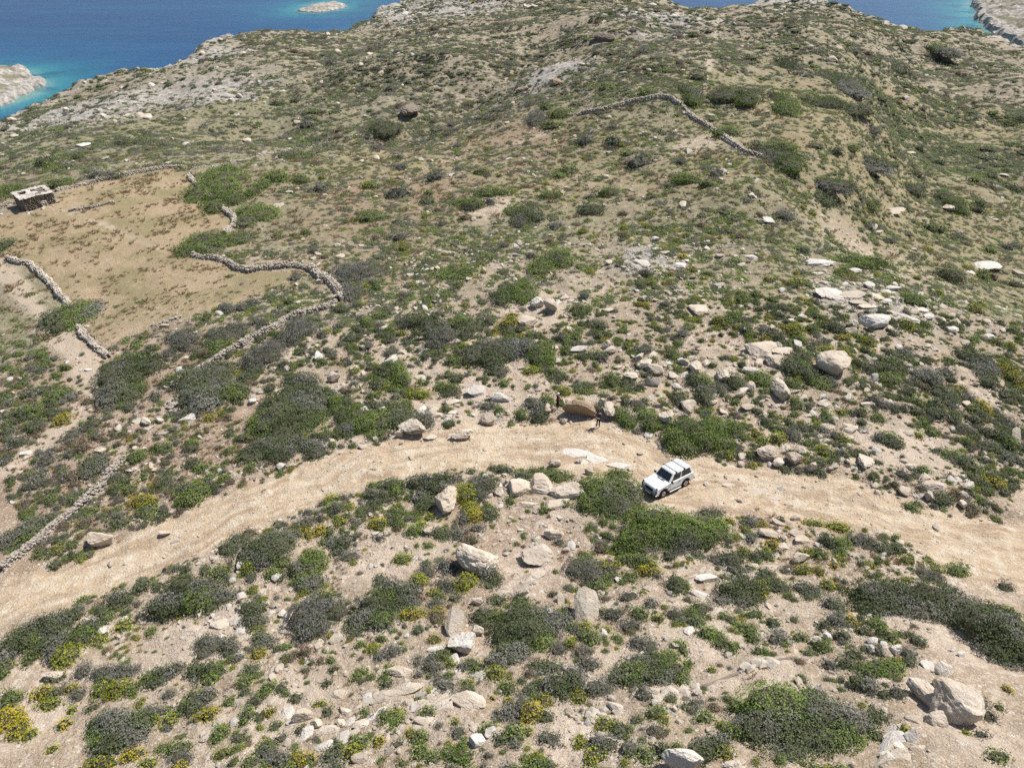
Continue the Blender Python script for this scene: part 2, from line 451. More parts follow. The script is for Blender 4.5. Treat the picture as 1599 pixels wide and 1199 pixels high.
def hit(u, v):
    d = rays(u, v); ts = np.geomspace(10, 880, 3000)
    P = d[None] * ts[:, None]
    b = P[:, 2] + ZC < H(P[:, 0], P[:, 1])
    i = int(np.argmax(b)) if b.any() else len(ts) - 1
    lo, hi = ts[max(i - 1, 0)], ts[i]
    for _ in range(12):
        m = 0.5 * (lo + hi); p = d * m
        if p[2] + ZC < H(p[0], p[1]): hi = m
        else: lo = m
    p = d * hi
    return np.array([p[0], p[1], float(H(p[0], p[1]))])
def on_plane(u, v, z):
    d = rays(u, v); t = (z - ZC) / d[2]; p = d * t; p[2] += ZC
    return p

# ------------------------------------------------------------------ ground material
def ground_mat():
    m = NT("ground")
    geo = m.add("ShaderNodeNewGeometry")
    pos = geo.outputs["Position"]
    mp = m.add("ShaderNodeMapping"); mp.inputs["Rotation"].default_value = (0, 0, R(-62)); mp.inputs["Scale"].default_value = (0.16, 1.0, 1.0); m.lk(pos, mp.inputs[0])
    bed = mp.outputs[0]                   # stretched along the bedding of the hill
    nb = m.noise(0.045, 5, 0.6, pos); nm = m.noise(0.28, 6, 0.62, pos); nf = m.noise(1.5, 6, 0.68, pos); nx = m.noise(6.0, 5, 0.70, pos)
    ns = m.noise(0.8, 6, 0.66, bed)
    ng = m.noise(0.42, 9, 0.78, pos)
    soil = m.mix(m.ramp(nm, [(0.35, 0), (0.65, 1)]), (0.515, 0.400, 0.290), (0.42, 0.312, 0.218))
    soil = m.mix(m.ramp(nf, [(0.47, 0), (0.58, 0.9)]), soil, (0.675, 0.575, 0.46))
    soil = m.mix(m.ramp(nx, [(0.33, 0.75), (0.47, 0)]), soil, (0.28, 0.21, 0.155))
    # dry grass and litter in patches
    gl = m.ramp(m.math('ADD', m.math('MULTIPLY', m.noise(0.42, 6, 0.68, pos), 0.7), m.math('MULTIPLY', nx, 0.3)), [(0.49, 0), (0.57, 0.75)])
    soil = m.mix(gl, soil, m.mix(m.ramp(nx, [(0.35, 0), (0.62, 1)]), (0.22, 0.165, 0.110), (0.40, 0.315, 0.220)))
    soil = m.mix(m.ramp(m.math('ADD', m.math('MULTIPLY', m.noise(0.13, 6, 0.62, pos), 0.75), m.math('MULTIPLY', nf, 0.25)), [(0.475, 0), (0.55, 0.75)]), soil, m.mix(m.ramp(nx, [(0.38, 0), (0.56, 1)]), (0.22, 0.160, 0.110), (0.45, 0.355, 0.250)))
    def patchy(a, k=0.6):              # soft attribute broken up by fine noise
        return m.math('MULTIPLY', a, m.ramp(m.math('ADD', m.math('MULTIPLY', nf, 0.55), m.math('MULTIPLY', nx, 0.45)), [(0.5 - k * 0.2, 1.0), (0.5 + k * 0.2, 0.15)]))
    far = m.attr("far")
    herb = m.mix(m.ramp(nb, [(0.38, 0), (0.62, 1)]), (0.215, 0.198, 0.145), (0.275, 0.235, 0.178))
    herb = m.mix(m.ramp(nm, [(0.44, 0), (0.58, 0.55)]), herb, (0.315, 0.250, 0.180))
    herb = m.mix(m.ramp(ng, [(0.46, 0), (0.56, 0.9)]), herb, (0.175, 0.175, 0.112))
    herb = m.mix(m.ramp(ns, [(0.54, 0), (0.62, 0.80)]), herb, (0.44, 0.350, 0.270))
    herb = m.mix(m.ramp(ns, [(0.38, 0.75), (0.47, 0)]), herb, (0.160, 0.155, 0.105))
    c = m.mix(m.math('MULTIPLY', far, m.ramp(m.math('ADD', m.math('MULTIPLY', nm, 0.4), m.math('MULTIPLY', nf, 0.6)), [(0.44, 1), (0.58, 0.40)])), soil, herb)
    gr = m.mix(m.ramp(ng, [(0.43, 0), (0.57, 1)]), (0.140, 0.145, 0.070), (0.265, 0.245, 0.140))
    c = m.mix(patchy(m.attr("green"), 0.7), c, gr)
    ye = m.mix(m.ramp(m.math('ADD', m.math('MULTIPLY', ng, 0.65), m.math('MULTIPLY', nm, 0.35)), [(0.43, 0), (0.55, 1)]), (0.43, 0.340, 0.205), (0.235, 0.195, 0.105))
    c = m.mix(patchy(m.attr("yellow"), 0.5), c, ye)
    br = m.mix(m.ramp(nf, [(0.35, 0), (0.65, 1)]), (0.34, 0.235, 0.160), (0.25, 0.165, 0.112))
    c = m.mix(patchy(m.attr("brown"), 0.6), c, br)
    wh = m.mix(m.ramp(m.math('ADD', m.math('MULTIPLY', ns, 0.5), m.math('MULTIPLY', nf, 0.5)), [(0.46, 0), (0.58, 1)]), (0.56, 0.52, 0.465), (0.26, 0.235, 0.205))
    wh = m.mix(m.ramp(ng, [(0.50, 0), (0.58, 0.8)]), wh, (0.20, 0.18, 0.15))
    c = m.mix(m.math('MULTIPLY', m.attr("white"), m.ramp(m.math('ADD', m.math('MULTIPLY', ns, 0.5), m.math('MULTIPLY', nf, 0.5)), [(0.40, 0.12), (0.475, 1.0)])), c, wh)
    ba = m.mix(m.ramp(nf, [(0.35, 0), (0.65, 1)]), (0.62, 0.51, 0.40), (0.51, 0.40, 0.305))
    c = m.mix(patchy(m.attr("bare"), 0.3), c, ba)
    fi = m.mix(m.ramp(nm, [(0.35, 0), (0.62, 1)]), (0.425, 0.325, 0.205), (0.345, 0.260, 0.160))
    fi = m.mix(m.ramp(nf, [(0.50, 0), (0.60, 0.8)]), fi, (0.48, 0.375, 0.25))
    fi = m.mix(m.ramp(m.math('ADD', m.math('MULTIPLY', m.noise(0.16, 5, 0.6, pos), 0.6), m.math('MULTIPLY', nf, 0.4)), [(0.485, 0), (0.56, 0.8)]), fi, (0.245, 0.215, 0.110))
    fi = m.mix(m.ramp(nx, [(0.34, 0.8), (0.50, 0)]), fi, (0.235, 0.175, 0.10))
    c = m.mix(m.attr("field"), c, fi)
    tr = m.attr("track", "Vector")
    st = m.noise(1.5, 8, 0.75, tr)
    ro = m.mix(m.ramp(nm, [(0.35, 0), (0.65, 1)]), (0.595, 0.462, 0.310), (0.51, 0.385, 0.255))
    ro = m.mix(m.ramp(nf, [(0.49, 0), (0.62, 0.8)]), ro, (0.69, 0.60, 0.475))
    ro = m.mix(m.ramp(st, [(0.495, 0), (0.57, 0.85)]), ro, (0.385, 0.275, 0.18))
    ro = m.mix(m.ramp(st, [(0.36, 0.6), (0.46, 0)]), ro, (0.66, 0.56, 0.43))
    ro = m.mix(m.ramp(m.noise(11.0, 4, 0.75, pos), [(0.33, 0.6), (0.45, 0)]), ro, (0.36, 0.26, 0.17))
    ro = m.mix(m.math('MULTIPLY', m.attr("wheel"), m.ramp(m.noise(0.5, 4, 0.6, pos), [(0.42, 0.0), (0.58, 0.7)])), ro, (0.69, 0.59, 0.455))
    c = m.mix(m.math('MULTIPLY', m.attr("path"), 0.75), c, (0.55, 0.45, 0.34))
    c = m.mix(m.attr("road"), c, ro)
    # gravel: small stones of many tones
    for sc_, lim in ((4.2, 0.80), (9.0, 0.70)):
        vc = m.voro(sc_, "Color", vec=pos); sv_ = m.add("ShaderNodeSeparateColor"); m.lk(vc, sv_.inputs[0])
        vd = m.voro(sc_, "Distance", vec=pos)
        peb = m.math('MULTIPLY', m.math('MULTIPLY', m.ramp(sv_.outputs[0], [(lim, 0), (lim + 0.04, 0.9)]), m.ramp(vd, [(0.36, 1), (0.46, 0)])), m.math('SUBTRACT', 1.0, m.math('MAXIMUM', far, m.math('MULTIPLY', m.attr("road"), 0.6)), clamp=True))
        c = m.mix(peb, c, m.mix(sv_.outputs[1], (0.70, 0.63, 0.54), (0.42, 0.34, 0.27)))
    m.base(c).rough(0.95)
    m.b.inputs["Specular IOR Level"].default_value = 0.1
    hgt = m.math('ADD', m.math('MULTIPLY', nf, 0.5), m.math('MULTIPLY', nx, 0.45))
    m.bump(hgt, 1.0, 0.30)
    return m.m
M_GROUND = ground_mat()

idx = np.arange(NR_ * NT_).reshape(NR_, NT_)
q = np.stack([idx[:-1, :-1], idx[:-1, 1:], idx[1:, 1:], idx[1:, :-1]], -1).reshape(-1, 4)[:, ::-1]
vv = np.stack([GP[:, 0], GP[:, 1], gz], -1)
keep = (gz.reshape(NR_, NT_)[:-1, :-1].ravel() > SEA - 5.9)
att = dict(MK)
# along / across coordinates of the track for wheel-worn streaks
rl = np.concatenate([[0], np.cumsum(np.hypot(*(ROADC[1:] - ROADC[:-1]).T))]); al = np.zeros(len(GP)); ac = np.full(len(GP), 1e9)
for i in range(len(ROADC) - 1):
    a_, b_ = ROADC[i], ROADC[i + 1]; ab = b_ - a_; t_ = np.clip(((GP - a_) @ ab) / (ab @ ab), 0, 1); q_ = GP - (a_ + t_[:, None] * ab); d_ = np.hypot(q_[:, 0], q_[:, 1])
    m_ = d_ < np.abs(ac); al[m_] = (rl[i] + t_ * math.sqrt(ab @ ab))[m_]; ac[m_] = (d_ * np.sign(ab[0] * q_[:, 1] - ab[1] * q_[:, 0]))[m_]
att['track'] = np.stack([al * 0.13 + fbm(GP / 5.0, 81, 2) * 0.5, ac * 0.6 + fbm(GP / 3.0, 82, 3) * 0.9, np.zeros(len(GP))], -1)
att['wheel'] = (np.exp(-((np.abs(ac + fbm(GP / 6.0, 83, 2) * 0.35) - 0.78) / 0.30) ** 2) + 0.45 * np.exp(-((np.abs(ac + 0.5 + fbm(GP / 7.0, 84, 2) * 0.4) - 2.0) / 0.26) ** 2))
att['far'] = smooth(40, 108, GR) * 0.95
# the land rises dry above the sea: bare pale rock along the shore
att['white'] = np.maximum(att['white'], smooth(-16, -2, cd) * np.clip(0.55 + 0.9 * fbm(GP / 12.0, 41, 3), 0, 1) + smooth(0, 3, cd))
att['far'] = att['far'] * (1 - 0.85 * smooth(-2, 3, cd))
ground = link("ground", mesh_np("ground", vv, [q[keep]], [M_GROUND], attrs=att, smoothf=True))
tag(ground, kind="structure")

# ------------------------------------------------------------------ sea, islet and headlands
ISLETS = [("rocky_headland", [(-70,106),(0,109),(40,111),(52,117),(50,124),(70,128),(68,136),(45,148),(20,158),(0,166),(-70,180)], 9.0, "low white rock headland in the turquoise water at the left edge"),
          ("islet", [(468,17),(478,11),(497,7),(520,4),(539,7),(537,12),(525,16),(500,20),(478,20)], 2.6, "small flat white rock islet alone in the blue sea"),
          ("rocky_headland", [(1524,-22),(1519,10),(1524,30),(1540,45),(1575,70),(1660,84),(1760,60),(1760,-22)], 14.0, "steep grey rock headland across the bay at the right edge")]
shore_polys = [LAND]
M_ISLE = None
def isle_mat():
    m = NT("shore_rock")
    geo = m.add("ShaderNodeNewGeometry"); pos = geo.outputs["Position"]
    n1 = m.noise(0.07, 6, 0.6, pos); n2 = m.noise(0.4, 6, 0.65, pos)
    c = m.mix(m.ramp(n2, [(0.38, 0), (0.62, 1)]), (0.50, 0.46, 0.41), (0.21, 0.185, 0.16))
    up = m.attr("inl")
    c = m.mix(m.math('MULTIPLY', up, m.ramp(n1, [(0.45, 0), (0.58, 0.85)])), c, (0.15, 0.14, 0.085))
    m.base(c).rough(0.95).bump(n2, 0.8, 0.8)
    return m.m
M_ISLE = isle_mat()
for nm, poly, hgt, lab in ISLETS:
    W = np.array([on_plane(u, v, SEA)[:2] for u, v in poly]); shore_polys.append(W)
    mn, mx_ = W.min(0) - 6, W.max(0) + 6
    n = 130
    X, Y = np.meshgrid(np.linspace(mn[0], mx_[0], n), np.linspace(mn[1], mx_[1], n), indexing='ij')
    P = np.stack([X.ravel(), Y.ravel()], -1); d = -sdist(W, P) + fbm(P / 9.0, 51, 3) * 5.0
    size = min(mx_ - mn)
    z = hgt * (0.35 * smooth(-1.0, 2.5, d) + 0.65 * smooth(0, size * 0.33, d)) * (1 + 0.35 * fbm(P / 13.0, 52, 4)) + fbm(P / 5.0, 53, 4) * min(2.6, hgt * 0.2) * smooth(0, 6, d)
    z = np.where(d > 0, np.maximum(z, -1.0), -1.0 + np.minimum(d, 0) * 0.4)
    ii = np.arange(n * n).reshape(n, n)
    qq = np.stack([ii[:-1, :-1], ii[1:, :-1], ii[1:, 1:], ii[:-1, 1:]], -1).reshape(-1, 4)
    o = link(nm, mesh_np(nm, np.stack([P[:, 0], P[:, 1], SEA + z], -1), [qq], [M_ISLE], attrs={'inl': smooth(2, 9, d)}, smoothf=False))
    tag(o, lab, kind="structure")

def sea_mat():
    m = NT("sea_water")
    geo = m.add("ShaderNodeNewGeometry"); pos = geo.outputs["Position"]
    sh = m.attr("shallow")
    n = m.noise(0.018, 5, 0.6, pos); n2 = m.noise(0.006, 4, 0.6, pos)
    s = m.math('ADD', sh, m.math('MULTIPLY', m.math('SUBTRACT', n, 0.5), 0.35), clamp=True)
    c = m.ramp(s, [(0.0, (0.004, 0.050, 0.150)), (0.40, (0.004, 0.080, 0.185)), (0.68, (0.007, 0.145, 0.215)), (0.90, (0.030, 0.225, 0.250)), (1.0, (0.14, 0.29, 0.265))])
    c = m.mix(m.ramp(n2, [(0.4, 0), (0.65, 0.35)]), c, (0.006, 0.045, 0.135))
    pt = m.math('MULTIPLY', m.ramp(m.noise(0.035, 6, 0.65, pos), [(0.50, 0), (0.58, 0.75)]), m.ramp(sh, [(0.25, 0), (0.6, 1)]))
    c = m.mix(pt, c, (0.008, 0.085, 0.15))
    mps = m.add('ShaderNodeMapping'); mps.inputs['Rotation'].default_value = (0, 0, R(35)); mps.inputs['Scale'].default_value = (0.12, 1, 1); m.lk(pos, mps.inputs[0])
    c = m.mix(m.ramp(m.noise(0.03, 5, 0.65, mps.outputs[0]), [(0.48, 0), (0.62, 0.35)]), c, (0.016, 0.095, 0.215))
    m.base(c).rough(0.22)
    m.b.inputs["IOR"].default_value = 1.33
    m.b.inputs["Specular IOR Level"].default_value = 0.14
    w = m.math('ADD', m.noise(0.35, 5, 0.65, pos), m.math('MULTIPLY', m.noise(0.06, 3, 0.5, pos), 1.4))
    m.bump(w, 0.55, 0.7)
    return m.m
nt, nr = 260, 240
th = np.linspace(R(-64), R(64), nt); rr = np.geomspace(150, 9000, nr)
X = rr[:, None] * np.sin(th)[None]; Y = rr[:, None] * np.cos(th)[None]
P = np.stack([X.ravel(), Y.ravel()], -1)
ds = np.full(len(P), 1e9)
for w in shore_polys: ds = np.minimum(ds, sdist(w, P))
shallow = np.exp(-np.maximum(ds - 3, 0) / 42.0)
ii = np.arange(nr * nt).reshape(nr, nt)
qq = np.stack([ii[:-1, :-1], ii[:-1, 1:], ii[1:, 1:], ii[1:, :-1]], -1).reshape(-1, 4)[:, ::-1]
sea = link("sea", mesh_np("sea", np.concatenate([P, np.full((len(P), 1), SEA)], 1), [qq], [sea_mat()], attrs={'shallow': shallow}, smoothf=True))
tag(sea, kind="structure")

print("_T_c_terrain", time.time() - T0)
# ------------------------------------------------------------------ builders: rocks
_ico = {}
def ico(sub):
    if sub not in _ico:
        bm = bmesh.new(); bmesh.ops.create_icosphere(bm, subdivisions=sub, radius=1.0)
        V = np.array([v.co[:] for v in bm.verts]); Fc = np.array([[v.index for v in f.verts] for f in bm.faces]); bm.free()
        _ico[sub] = (V, Fc)
    return _ico[sub]

def rock_shape(seed, sub=3, facets=9, rough=0.10, layered=0.0, blocky=0.0, under=0.0):
    g = np.random.default_rng(seed); V, Fc = ico(sub); V = V.copy()
    if blocky:                                      # push towards a box
        p = 2 + 5 * blocky; V = V / (np.sum(np.abs(V) ** p, 1) ** (1 / p))[:, None]
    N = V / np.maximum(np.linalg.norm(V, axis=1), 1e-6)[:, None]
    V = V + N * (fbm(V * 1.3 + seed * 3.1, seed, 3)[:, None] * rough * 2.2)
    for k in range(facets + 6):
        n = g.normal(size=3); n[2] *= 0.75
        n /= np.linalg.norm(n)
        d = g.uniform(0.52, 0.88); s = V @ n
        V = V - np.where(s > d, (s - d) * 0.96, 0)[:, None] * n
    rid = 1 - np.abs(fbm(V * 2.6 + seed, seed + 5, 3)) * 3.0
    V = V - N * np.clip(rid, 0, 1)[:, None] ** 3 * rough * 0.8 + N * fbm(V * 5.0 + seed, seed + 3, 3)[:, None] * rough * 0.6
    if layered:                                     # bedding planes: recesses round the stone
        z = V[:, 2] * 4.5 + fbm(V[:, :2] * 1.2 + seed, seed + 9, 2) * 1.2
        gr = np.exp(-((z - np.floor(z) - 0.5) / 0.13) ** 2)
        V[:, :2] *= (1 - layered * 0.26 * gr)[:, None]
    if under: V[:, :2] *= (1 - under * smooth(0.35, -0.75, V[:, 2]))[:, None]
    return V, Fc

def rock_mesh(name, seed, r, mat, sub=3, **k):
    V, Fc = rock_shape(seed, sub, **k)
    V = V * np.asarray(r)
    return mesh_np(name, V, [Fc], [mat])

# ------------------------------------------------------------------ builders: shrubs
def shrub_arrays(rx, ry, rz, leaf, seed, kind='D', cover=1.7, lump=None, maxn=14000, nl=1):
    """leaf faces spread over and through a mound of uneven lobes; returns verts, quads, tint and core"""
    g = np.random.default_rng(seed)
    rm = (rx + ry) * 0.5
    L = []
    if nl <= 1: L = [(np.zeros(3), np.array([rx, ry, rz]))]
    else:
        for k in range(nl):
            a = k * 2.39996 + g.uniform(-.5, .5); q = math.sqrt((k + 0.4) / nl) * 0.72
            f = g.uniform(0.40, 0.62) * (1.15 if k == 0 else 1.0) * (1.25 if nl < 4 else 1.0)
            L.append((np.array([rx * q * math.cos(a), ry * q * math.sin(a), 0.0]), np.array([rx * f, ry * f, rz * g.uniform(0.62, 1.02) * (1 - 0.25 * q)])))
    VP, VN, VL, CV, CQ, CT = [], [], [], [], [], []
    n0 = 0
    for li, (c, E) in enumerate(L):
        lp = lump or max(0.30 * (E[0] + E[1]) * 0.5, 0.26)
        area = 2 * math.pi * ((E[0] * E[1]) ** 1.6 / 3 + (E[0] * E[2]) ** 1.6 / 3 + (E[1] * E[2]) ** 1.6 / 3) ** (1 / 1.6)
        n = int(max(40, min(maxn, cover * area / (leaf * leaf * 0.62))))
        z = g.uniform(-0.15, 1, n); t = g.uniform(0, 2 * math.pi, n)
        q = np.sqrt(np.maximum(1 - z * z, 0)); D = np.stack([q * np.cos(t), q * np.sin(t), z], -1)
        sd = seed * 1.3 + li * 7.7
        def foot_(d): return 1 + (0.16 if kind in 'LY' else 0.28) * vnoise(np.stack([d[:, 0] * 1.7, d[:, 1] * 1.7, np.full(len(d), sd)], -1), 3) + 0.18 * vnoise(np.stack([d[:, 0] * 4, d[:, 1] * 4, np.full(len(d), sd * 0.7)], -1), 4)
        def surf(d):
            f = foot_(d); p = d * E * np.stack([f, f, np.ones(len(d))], -1)
            nz = vnoise(p / lp + sd, 1); nz2 = vnoise(p / (lp * 0.42) + sd * 2.1, 2)
            hgt = (np.abs(nz) * -1.5 + 0.62) * 0.5 * lp + nz2 * 0.24 * lp
            nn = d / E; nn /= np.linalg.norm(nn, axis=1)[:, None]
            return p + nn * hgt[:, None], nn
        P, Nn = surf(D)
        dp = g.uniform(0, 1, n) ** 2.2 * 0.28
        P = P * (1 - dp * 0.55)[:, None] + Nn * ((g.uniform(-0.3, 0.5, n) + g.exponential(0.55 if kind in 'SB' else 0.32, n)) * leaf)[:, None] + c
        ok = np.ones(n, bool)
        for lj, (c2, E2) in enumerate(L):
            if lj != li: ok &= np.sum(((P - c2) / E2) ** 2, 1) > 0.70
        VP.append(P[ok]); VN.append(Nn[ok]); VL.append(np.full(ok.sum(), li))
        nu, nv = (16, 7) if nl == 1 else (11, 5)
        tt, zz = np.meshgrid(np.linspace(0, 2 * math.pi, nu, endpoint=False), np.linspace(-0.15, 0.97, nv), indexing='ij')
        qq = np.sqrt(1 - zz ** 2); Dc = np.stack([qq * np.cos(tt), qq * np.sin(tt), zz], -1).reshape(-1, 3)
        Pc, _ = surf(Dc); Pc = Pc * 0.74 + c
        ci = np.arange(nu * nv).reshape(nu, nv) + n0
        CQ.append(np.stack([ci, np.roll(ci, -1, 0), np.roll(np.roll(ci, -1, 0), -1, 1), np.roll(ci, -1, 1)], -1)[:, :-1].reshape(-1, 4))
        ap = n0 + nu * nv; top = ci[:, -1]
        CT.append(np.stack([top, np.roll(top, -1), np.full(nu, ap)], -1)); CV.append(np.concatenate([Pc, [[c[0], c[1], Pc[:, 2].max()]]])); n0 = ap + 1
    P = np.concatenate(VP); Nn = np.concatenate(VN); li = np.concatenate(VL); n = len(P)
    A = g.normal(size=(n, 3)) * (0.50 if kind not in 'SB' else 0.8) + Nn * 1.0 + np.array([0, 0, 0.25])
    A /= np.linalg.norm(A, axis=1)[:, None]
    T = np.cross(A, g.normal(size=(n, 3))); T /= np.maximum(np.linalg.norm(T, axis=1), 1e-6)[:, None]
    B = np.cross(A, T)
    ln = leaf * g.uniform(0.45, 1.35, n); wd = ln * g.uniform(0.5, 0.95, n)
    if kind in ('S', 'B'): ln = ln * 1.3; wd = wd * 0.6
    e1 = T * ln[:, None] * 0.5; e2 = B * wd[:, None] * 0.5; up = A * (ln * 0.15)[:, None]
    V = np.stack([P - e1 * 0.9 - e2 * 0.5, P + e1 * 0.35 - e2 + up, P + e1, P - e1 * 0.2 + e2 + up * 0.6], 1).reshape(-1, 3)
    Q = np.arange(n * 4).reshape(n, 4)
    lobe = g.uniform(0, 1, len(L))
    patch = np.clip(vnoise(P / (0.5 * rm + 0.2) + seed, 7) * 0.35 + 0.18 + 0.64 * (lobe[li] if nl > 1 else 0.5), 0, 1)
    ld = g.uniform(-0.16, 0.30, len(L)) if nl > 1 else np.zeros(1)
    dead = np.clip(vnoise(P / (0.35 * rm + 0.15) + seed * 9.7, 8) * 0.5 + 0.46 + ld[li] + g.normal(0, 0.07, n), 0, 1)
    tint = np.repeat(np.stack([g.uniform(0, 1, n), patch, dead], -1), 4, 0)
    return V, Q, tint, np.concatenate(CV), np.concatenate(CQ), np.concatenate(CT), li

def shrub_mesh(name, kind, rx, ry, rz, leaf, seed, cover=1.7, maxn=14000, accent=None, lump=None, nl=1):
    V, Q, tint, Pc, cq, ct, li = shrub_arrays(rx, ry, rz, leaf, seed, kind, cover, lump, maxn, nl)
    nV = len(V)
    ta = np.concatenate([tint, np.full((len(Pc), 3), 0.3)])
    mi = np.concatenate([np.zeros(len(Q), int), np.ones(len(cq) + len(ct), int)])
    mats = [FOL[kind], M_CORE]
    if nl >= 3 and kind in 'DG':                     # a thicket: lobes of different growth
        g = np.random.default_rng(seed + 5); mats += [FOL['G' if kind == 'D' else 'D'], FOL['S']]
        ch = g.choice([0, 0, 0, 0, 2, 3] if kind == 'D' else [0, 0, 0, 0, 0, 2], nl); mi[:len(Q)] = ch[li]
    elif accent:                                      # sprays of another growth within the same shrub
        mats.append(FOL[accent]); c = V.reshape(-1, 4, 3).mean(1)
        a = vnoise(c / (0.5 * (rx + ry) * 0.5) + seed * 7.7, 13) + 0.25 * vnoise(c / 0.25, 14)
        mi[:len(Q)][a > 0.30] = 2
    return mesh_np(name, np.concatenate([V, Pc]), [Q, cq + nV, ct + nV], mats, mi, {'tint': ta})

def stems_mesh(name, rx, ry, rz, seed, n=14):
    g = np.random.default_rng(seed); V = []; Fq = []
    for k in range(n):
        a = g.uniform(0, 2 * math.pi); q = g.uniform(0.3, 0.92)
        b = np.array([rx * 0.25 * math.cos(a), ry * 0.25 * math.sin(a), -0.15])
        e = np.array([rx * q * math.cos(a), ry * q * math.sin(a), rz * math.sqrt(max(0.05, 1 - q * q)) * g.uniform(0.8, 1.0)])
        m = (b + e) / 2 + np.array([0, 0, 0.12 * rz]); w = 0.035 * max(0.5, rz)
        i0 = len(V)
        for p, r in ((b, w), (m, w * 0.7), (e, w * 0.25)):
            for j in range(4):
                V.append(p + r * np.array([math.cos(j * math.pi / 2), math.sin(j * math.pi / 2), 0]))
        for s in range(2):
            for j in range(4):
                Fq.append([i0 + s * 4 + j, i0 + s * 4 + (j + 1) % 4, i0 + s * 4 + 4 + (j + 1) % 4, i0 + s * 4 + 4 + j])
    return mesh_np(name, np.array(V), [np.array(Fq)], [M_STEM])

def tuft_mesh(name, seed, n=26, spread=0.5):
    g = np.random.default_rng(seed); V = []; T = []; ti = []
    for k in range(n):
        a = g.uniform(0, 6.283); r = g.uniform(0, 0.45); l = g.uniform(0.5, 1.0); s = g.uniform(0.15, spread) + r * 0.5
        b = np.array([r * math.cos(a), r * math.sin(a), -0.05]); d = np.array([math.cos(a), math.sin(a), 0]); p = np.array([-d[1], d[0], 0])
        i = len(V); w = 0.035
        V += [b - p * w, b + p * w, b + d * s * 0.5 * l + np.array([0, 0, 0.7 * l]) + p * w * 0.7, b + d * s * l + np.array([0, 0, l * 0.95])]
        T += [[i, i + 1, i + 2], [i, i + 2, i + 3]]; t = [g.uniform(), g.uniform(), g.uniform() * 0.9]; ti += [t] * 4
    return mesh_np(name, np.array(V), [np.array(T)], [M_STRAW], attrs={'tint': np.array(ti)})

# ------------------------------------------------------------------ geometry-node scatter for what nobody could count
def scatter_object(name, P, rot, scl, ids, sources, label, cat):
    sc = bpy.data.collections.new(name + "_sources")
    for i, me in enumerate(sources):
        o = bpy.data.objects.new("%s_source_%02d" % (name, i), me); sc.objects.link(o)
    me = bpy.data.meshes.new(name); me.vertices.add(len(P)); me.vertices.foreach_set("co", np.asarray(P, np.float32).ravel())
    for k, a, t in (("rot", rot, 'FLOAT_VECTOR'), ("scl", scl, 'FLOAT_VECTOR')):
        at = me.attributes.new(k, t, 'POINT'); at.data.foreach_set("vector", np.asarray(a, np.float32).ravel())
    at = me.attributes.new("pick", 'INT', 'POINT'); at.data.foreach_set("value", np.asarray(ids, np.int32))
    o = link(name, me)
    ng = bpy.data.node_groups.new(name, 'GeometryNodeTree')
    ng.interface.new_socket("Geometry", in_out='INPUT', socket_type='NodeSocketGeometry')
    ng.interface.new_socket("Geometry", in_out='OUTPUT', socket_type='NodeSocketGeometry')
    N = ng.nodes; gi = N.new("NodeGroupInput"); go = N.new("NodeGroupOutput")
    ci = N.new("GeometryNodeCollectionInfo"); ci.inputs["Collection"].default_value = sc
    ci.inputs["Separate Children"].default_value = True; ci.inputs["Reset Children"].default_value = True
    ip = N.new("GeometryNodeInstanceOnPoints"); ip.inputs["Pick Instance"].default_value = True
    mtp = N.new("GeometryNodeMeshToPoints")
    def named(nm, dt):
        n = N.new("GeometryNodeInputNamedAttribute"); n.data_type = dt; n.inputs["Name"].default_value = nm; return n.outputs["Attribute"]
    L = ng.links.new
    L(gi.outputs[0], mtp.inputs["Mesh"]); L(mtp.outputs[0], ip.inputs["Points"]); L(ci.outputs[0], ip.inputs["Instance"])
    L(named("pick", 'INT'), ip.inputs["Instance Index"]); L(named("scl", 'FLOAT_VECTOR'), ip.inputs["Scale"])
    e2r = N.new("FunctionNodeEulerToRotation"); L(named("rot", 'FLOAT_VECTOR'), e2r.inputs[0]); L(e2r.outputs[0], ip.inputs["Rotation"])
    L(ip.outputs[0], go.inputs[0])
    md = o.modifiers.new("scatter", 'NODES'); md.node_group = ng
    tag(o, label, cat, kind="stuff")
    return o

# ------------------------------------------------------------------ labels that single things out
LANDMARKS = []       # (u, v, phrase)
_lab_used = {}
ORD = ["", "second closest ", "third closest ", "fourth closest ", "fifth closest ", "sixth closest ", "seventh closest ", "eighth closest ", "ninth closest ", "tenth closest ",
       "eleventh closest ", "twelfth closest ", "thirteenth closest ", "fourteenth closest ", "fifteenth closest ", "sixteenth closest ", "seventeenth closest ", "eighteenth closest "]
def where(u, v):
    best = min(LANDMARKS, key=lambda L: (L[0] - u) ** 2 + 1.6 * (L[1] - v) ** 2)
    dx, dy = u - best[0], v - best[1]
    side = ("right of" if dx > 0 else "left of") if abs(dx) > 1.3 * abs(dy) else ("below" if dy > 0 else "above")
    return side, best[2], math.hypot(dx, dy)
PENDING = []         # things that wait for a label: (object, adjective phrase, u, v)
def finish_labels():
    keyed = {}
    for o, adj, u, v in PENDING:
        side, ph, d = where(u, v); keyed.setdefault((adj, side, ph), []).append((d, o))
    for (adj, side, ph), lst in keyed.items():
        lst.sort(key=lambda t: t[0])
        for i, (d, o) in enumerate(lst):
            if len(lst) == 1: o["label"] = "%s %s %s" % (adj, side, ph)
            elif i < len(ORD): o["label"] = "%s, %s%s %s" % (adj, "closest " if i == 0 else ORD[i], side, ph)
            else:
                o["label"] = "%s, farther %s %s" % (adj, side, ph); o["group"] = "%ss farther %s %s" % (adj.replace(',', ''), side, ph)

print("_T_d_build", time.time() - T0)
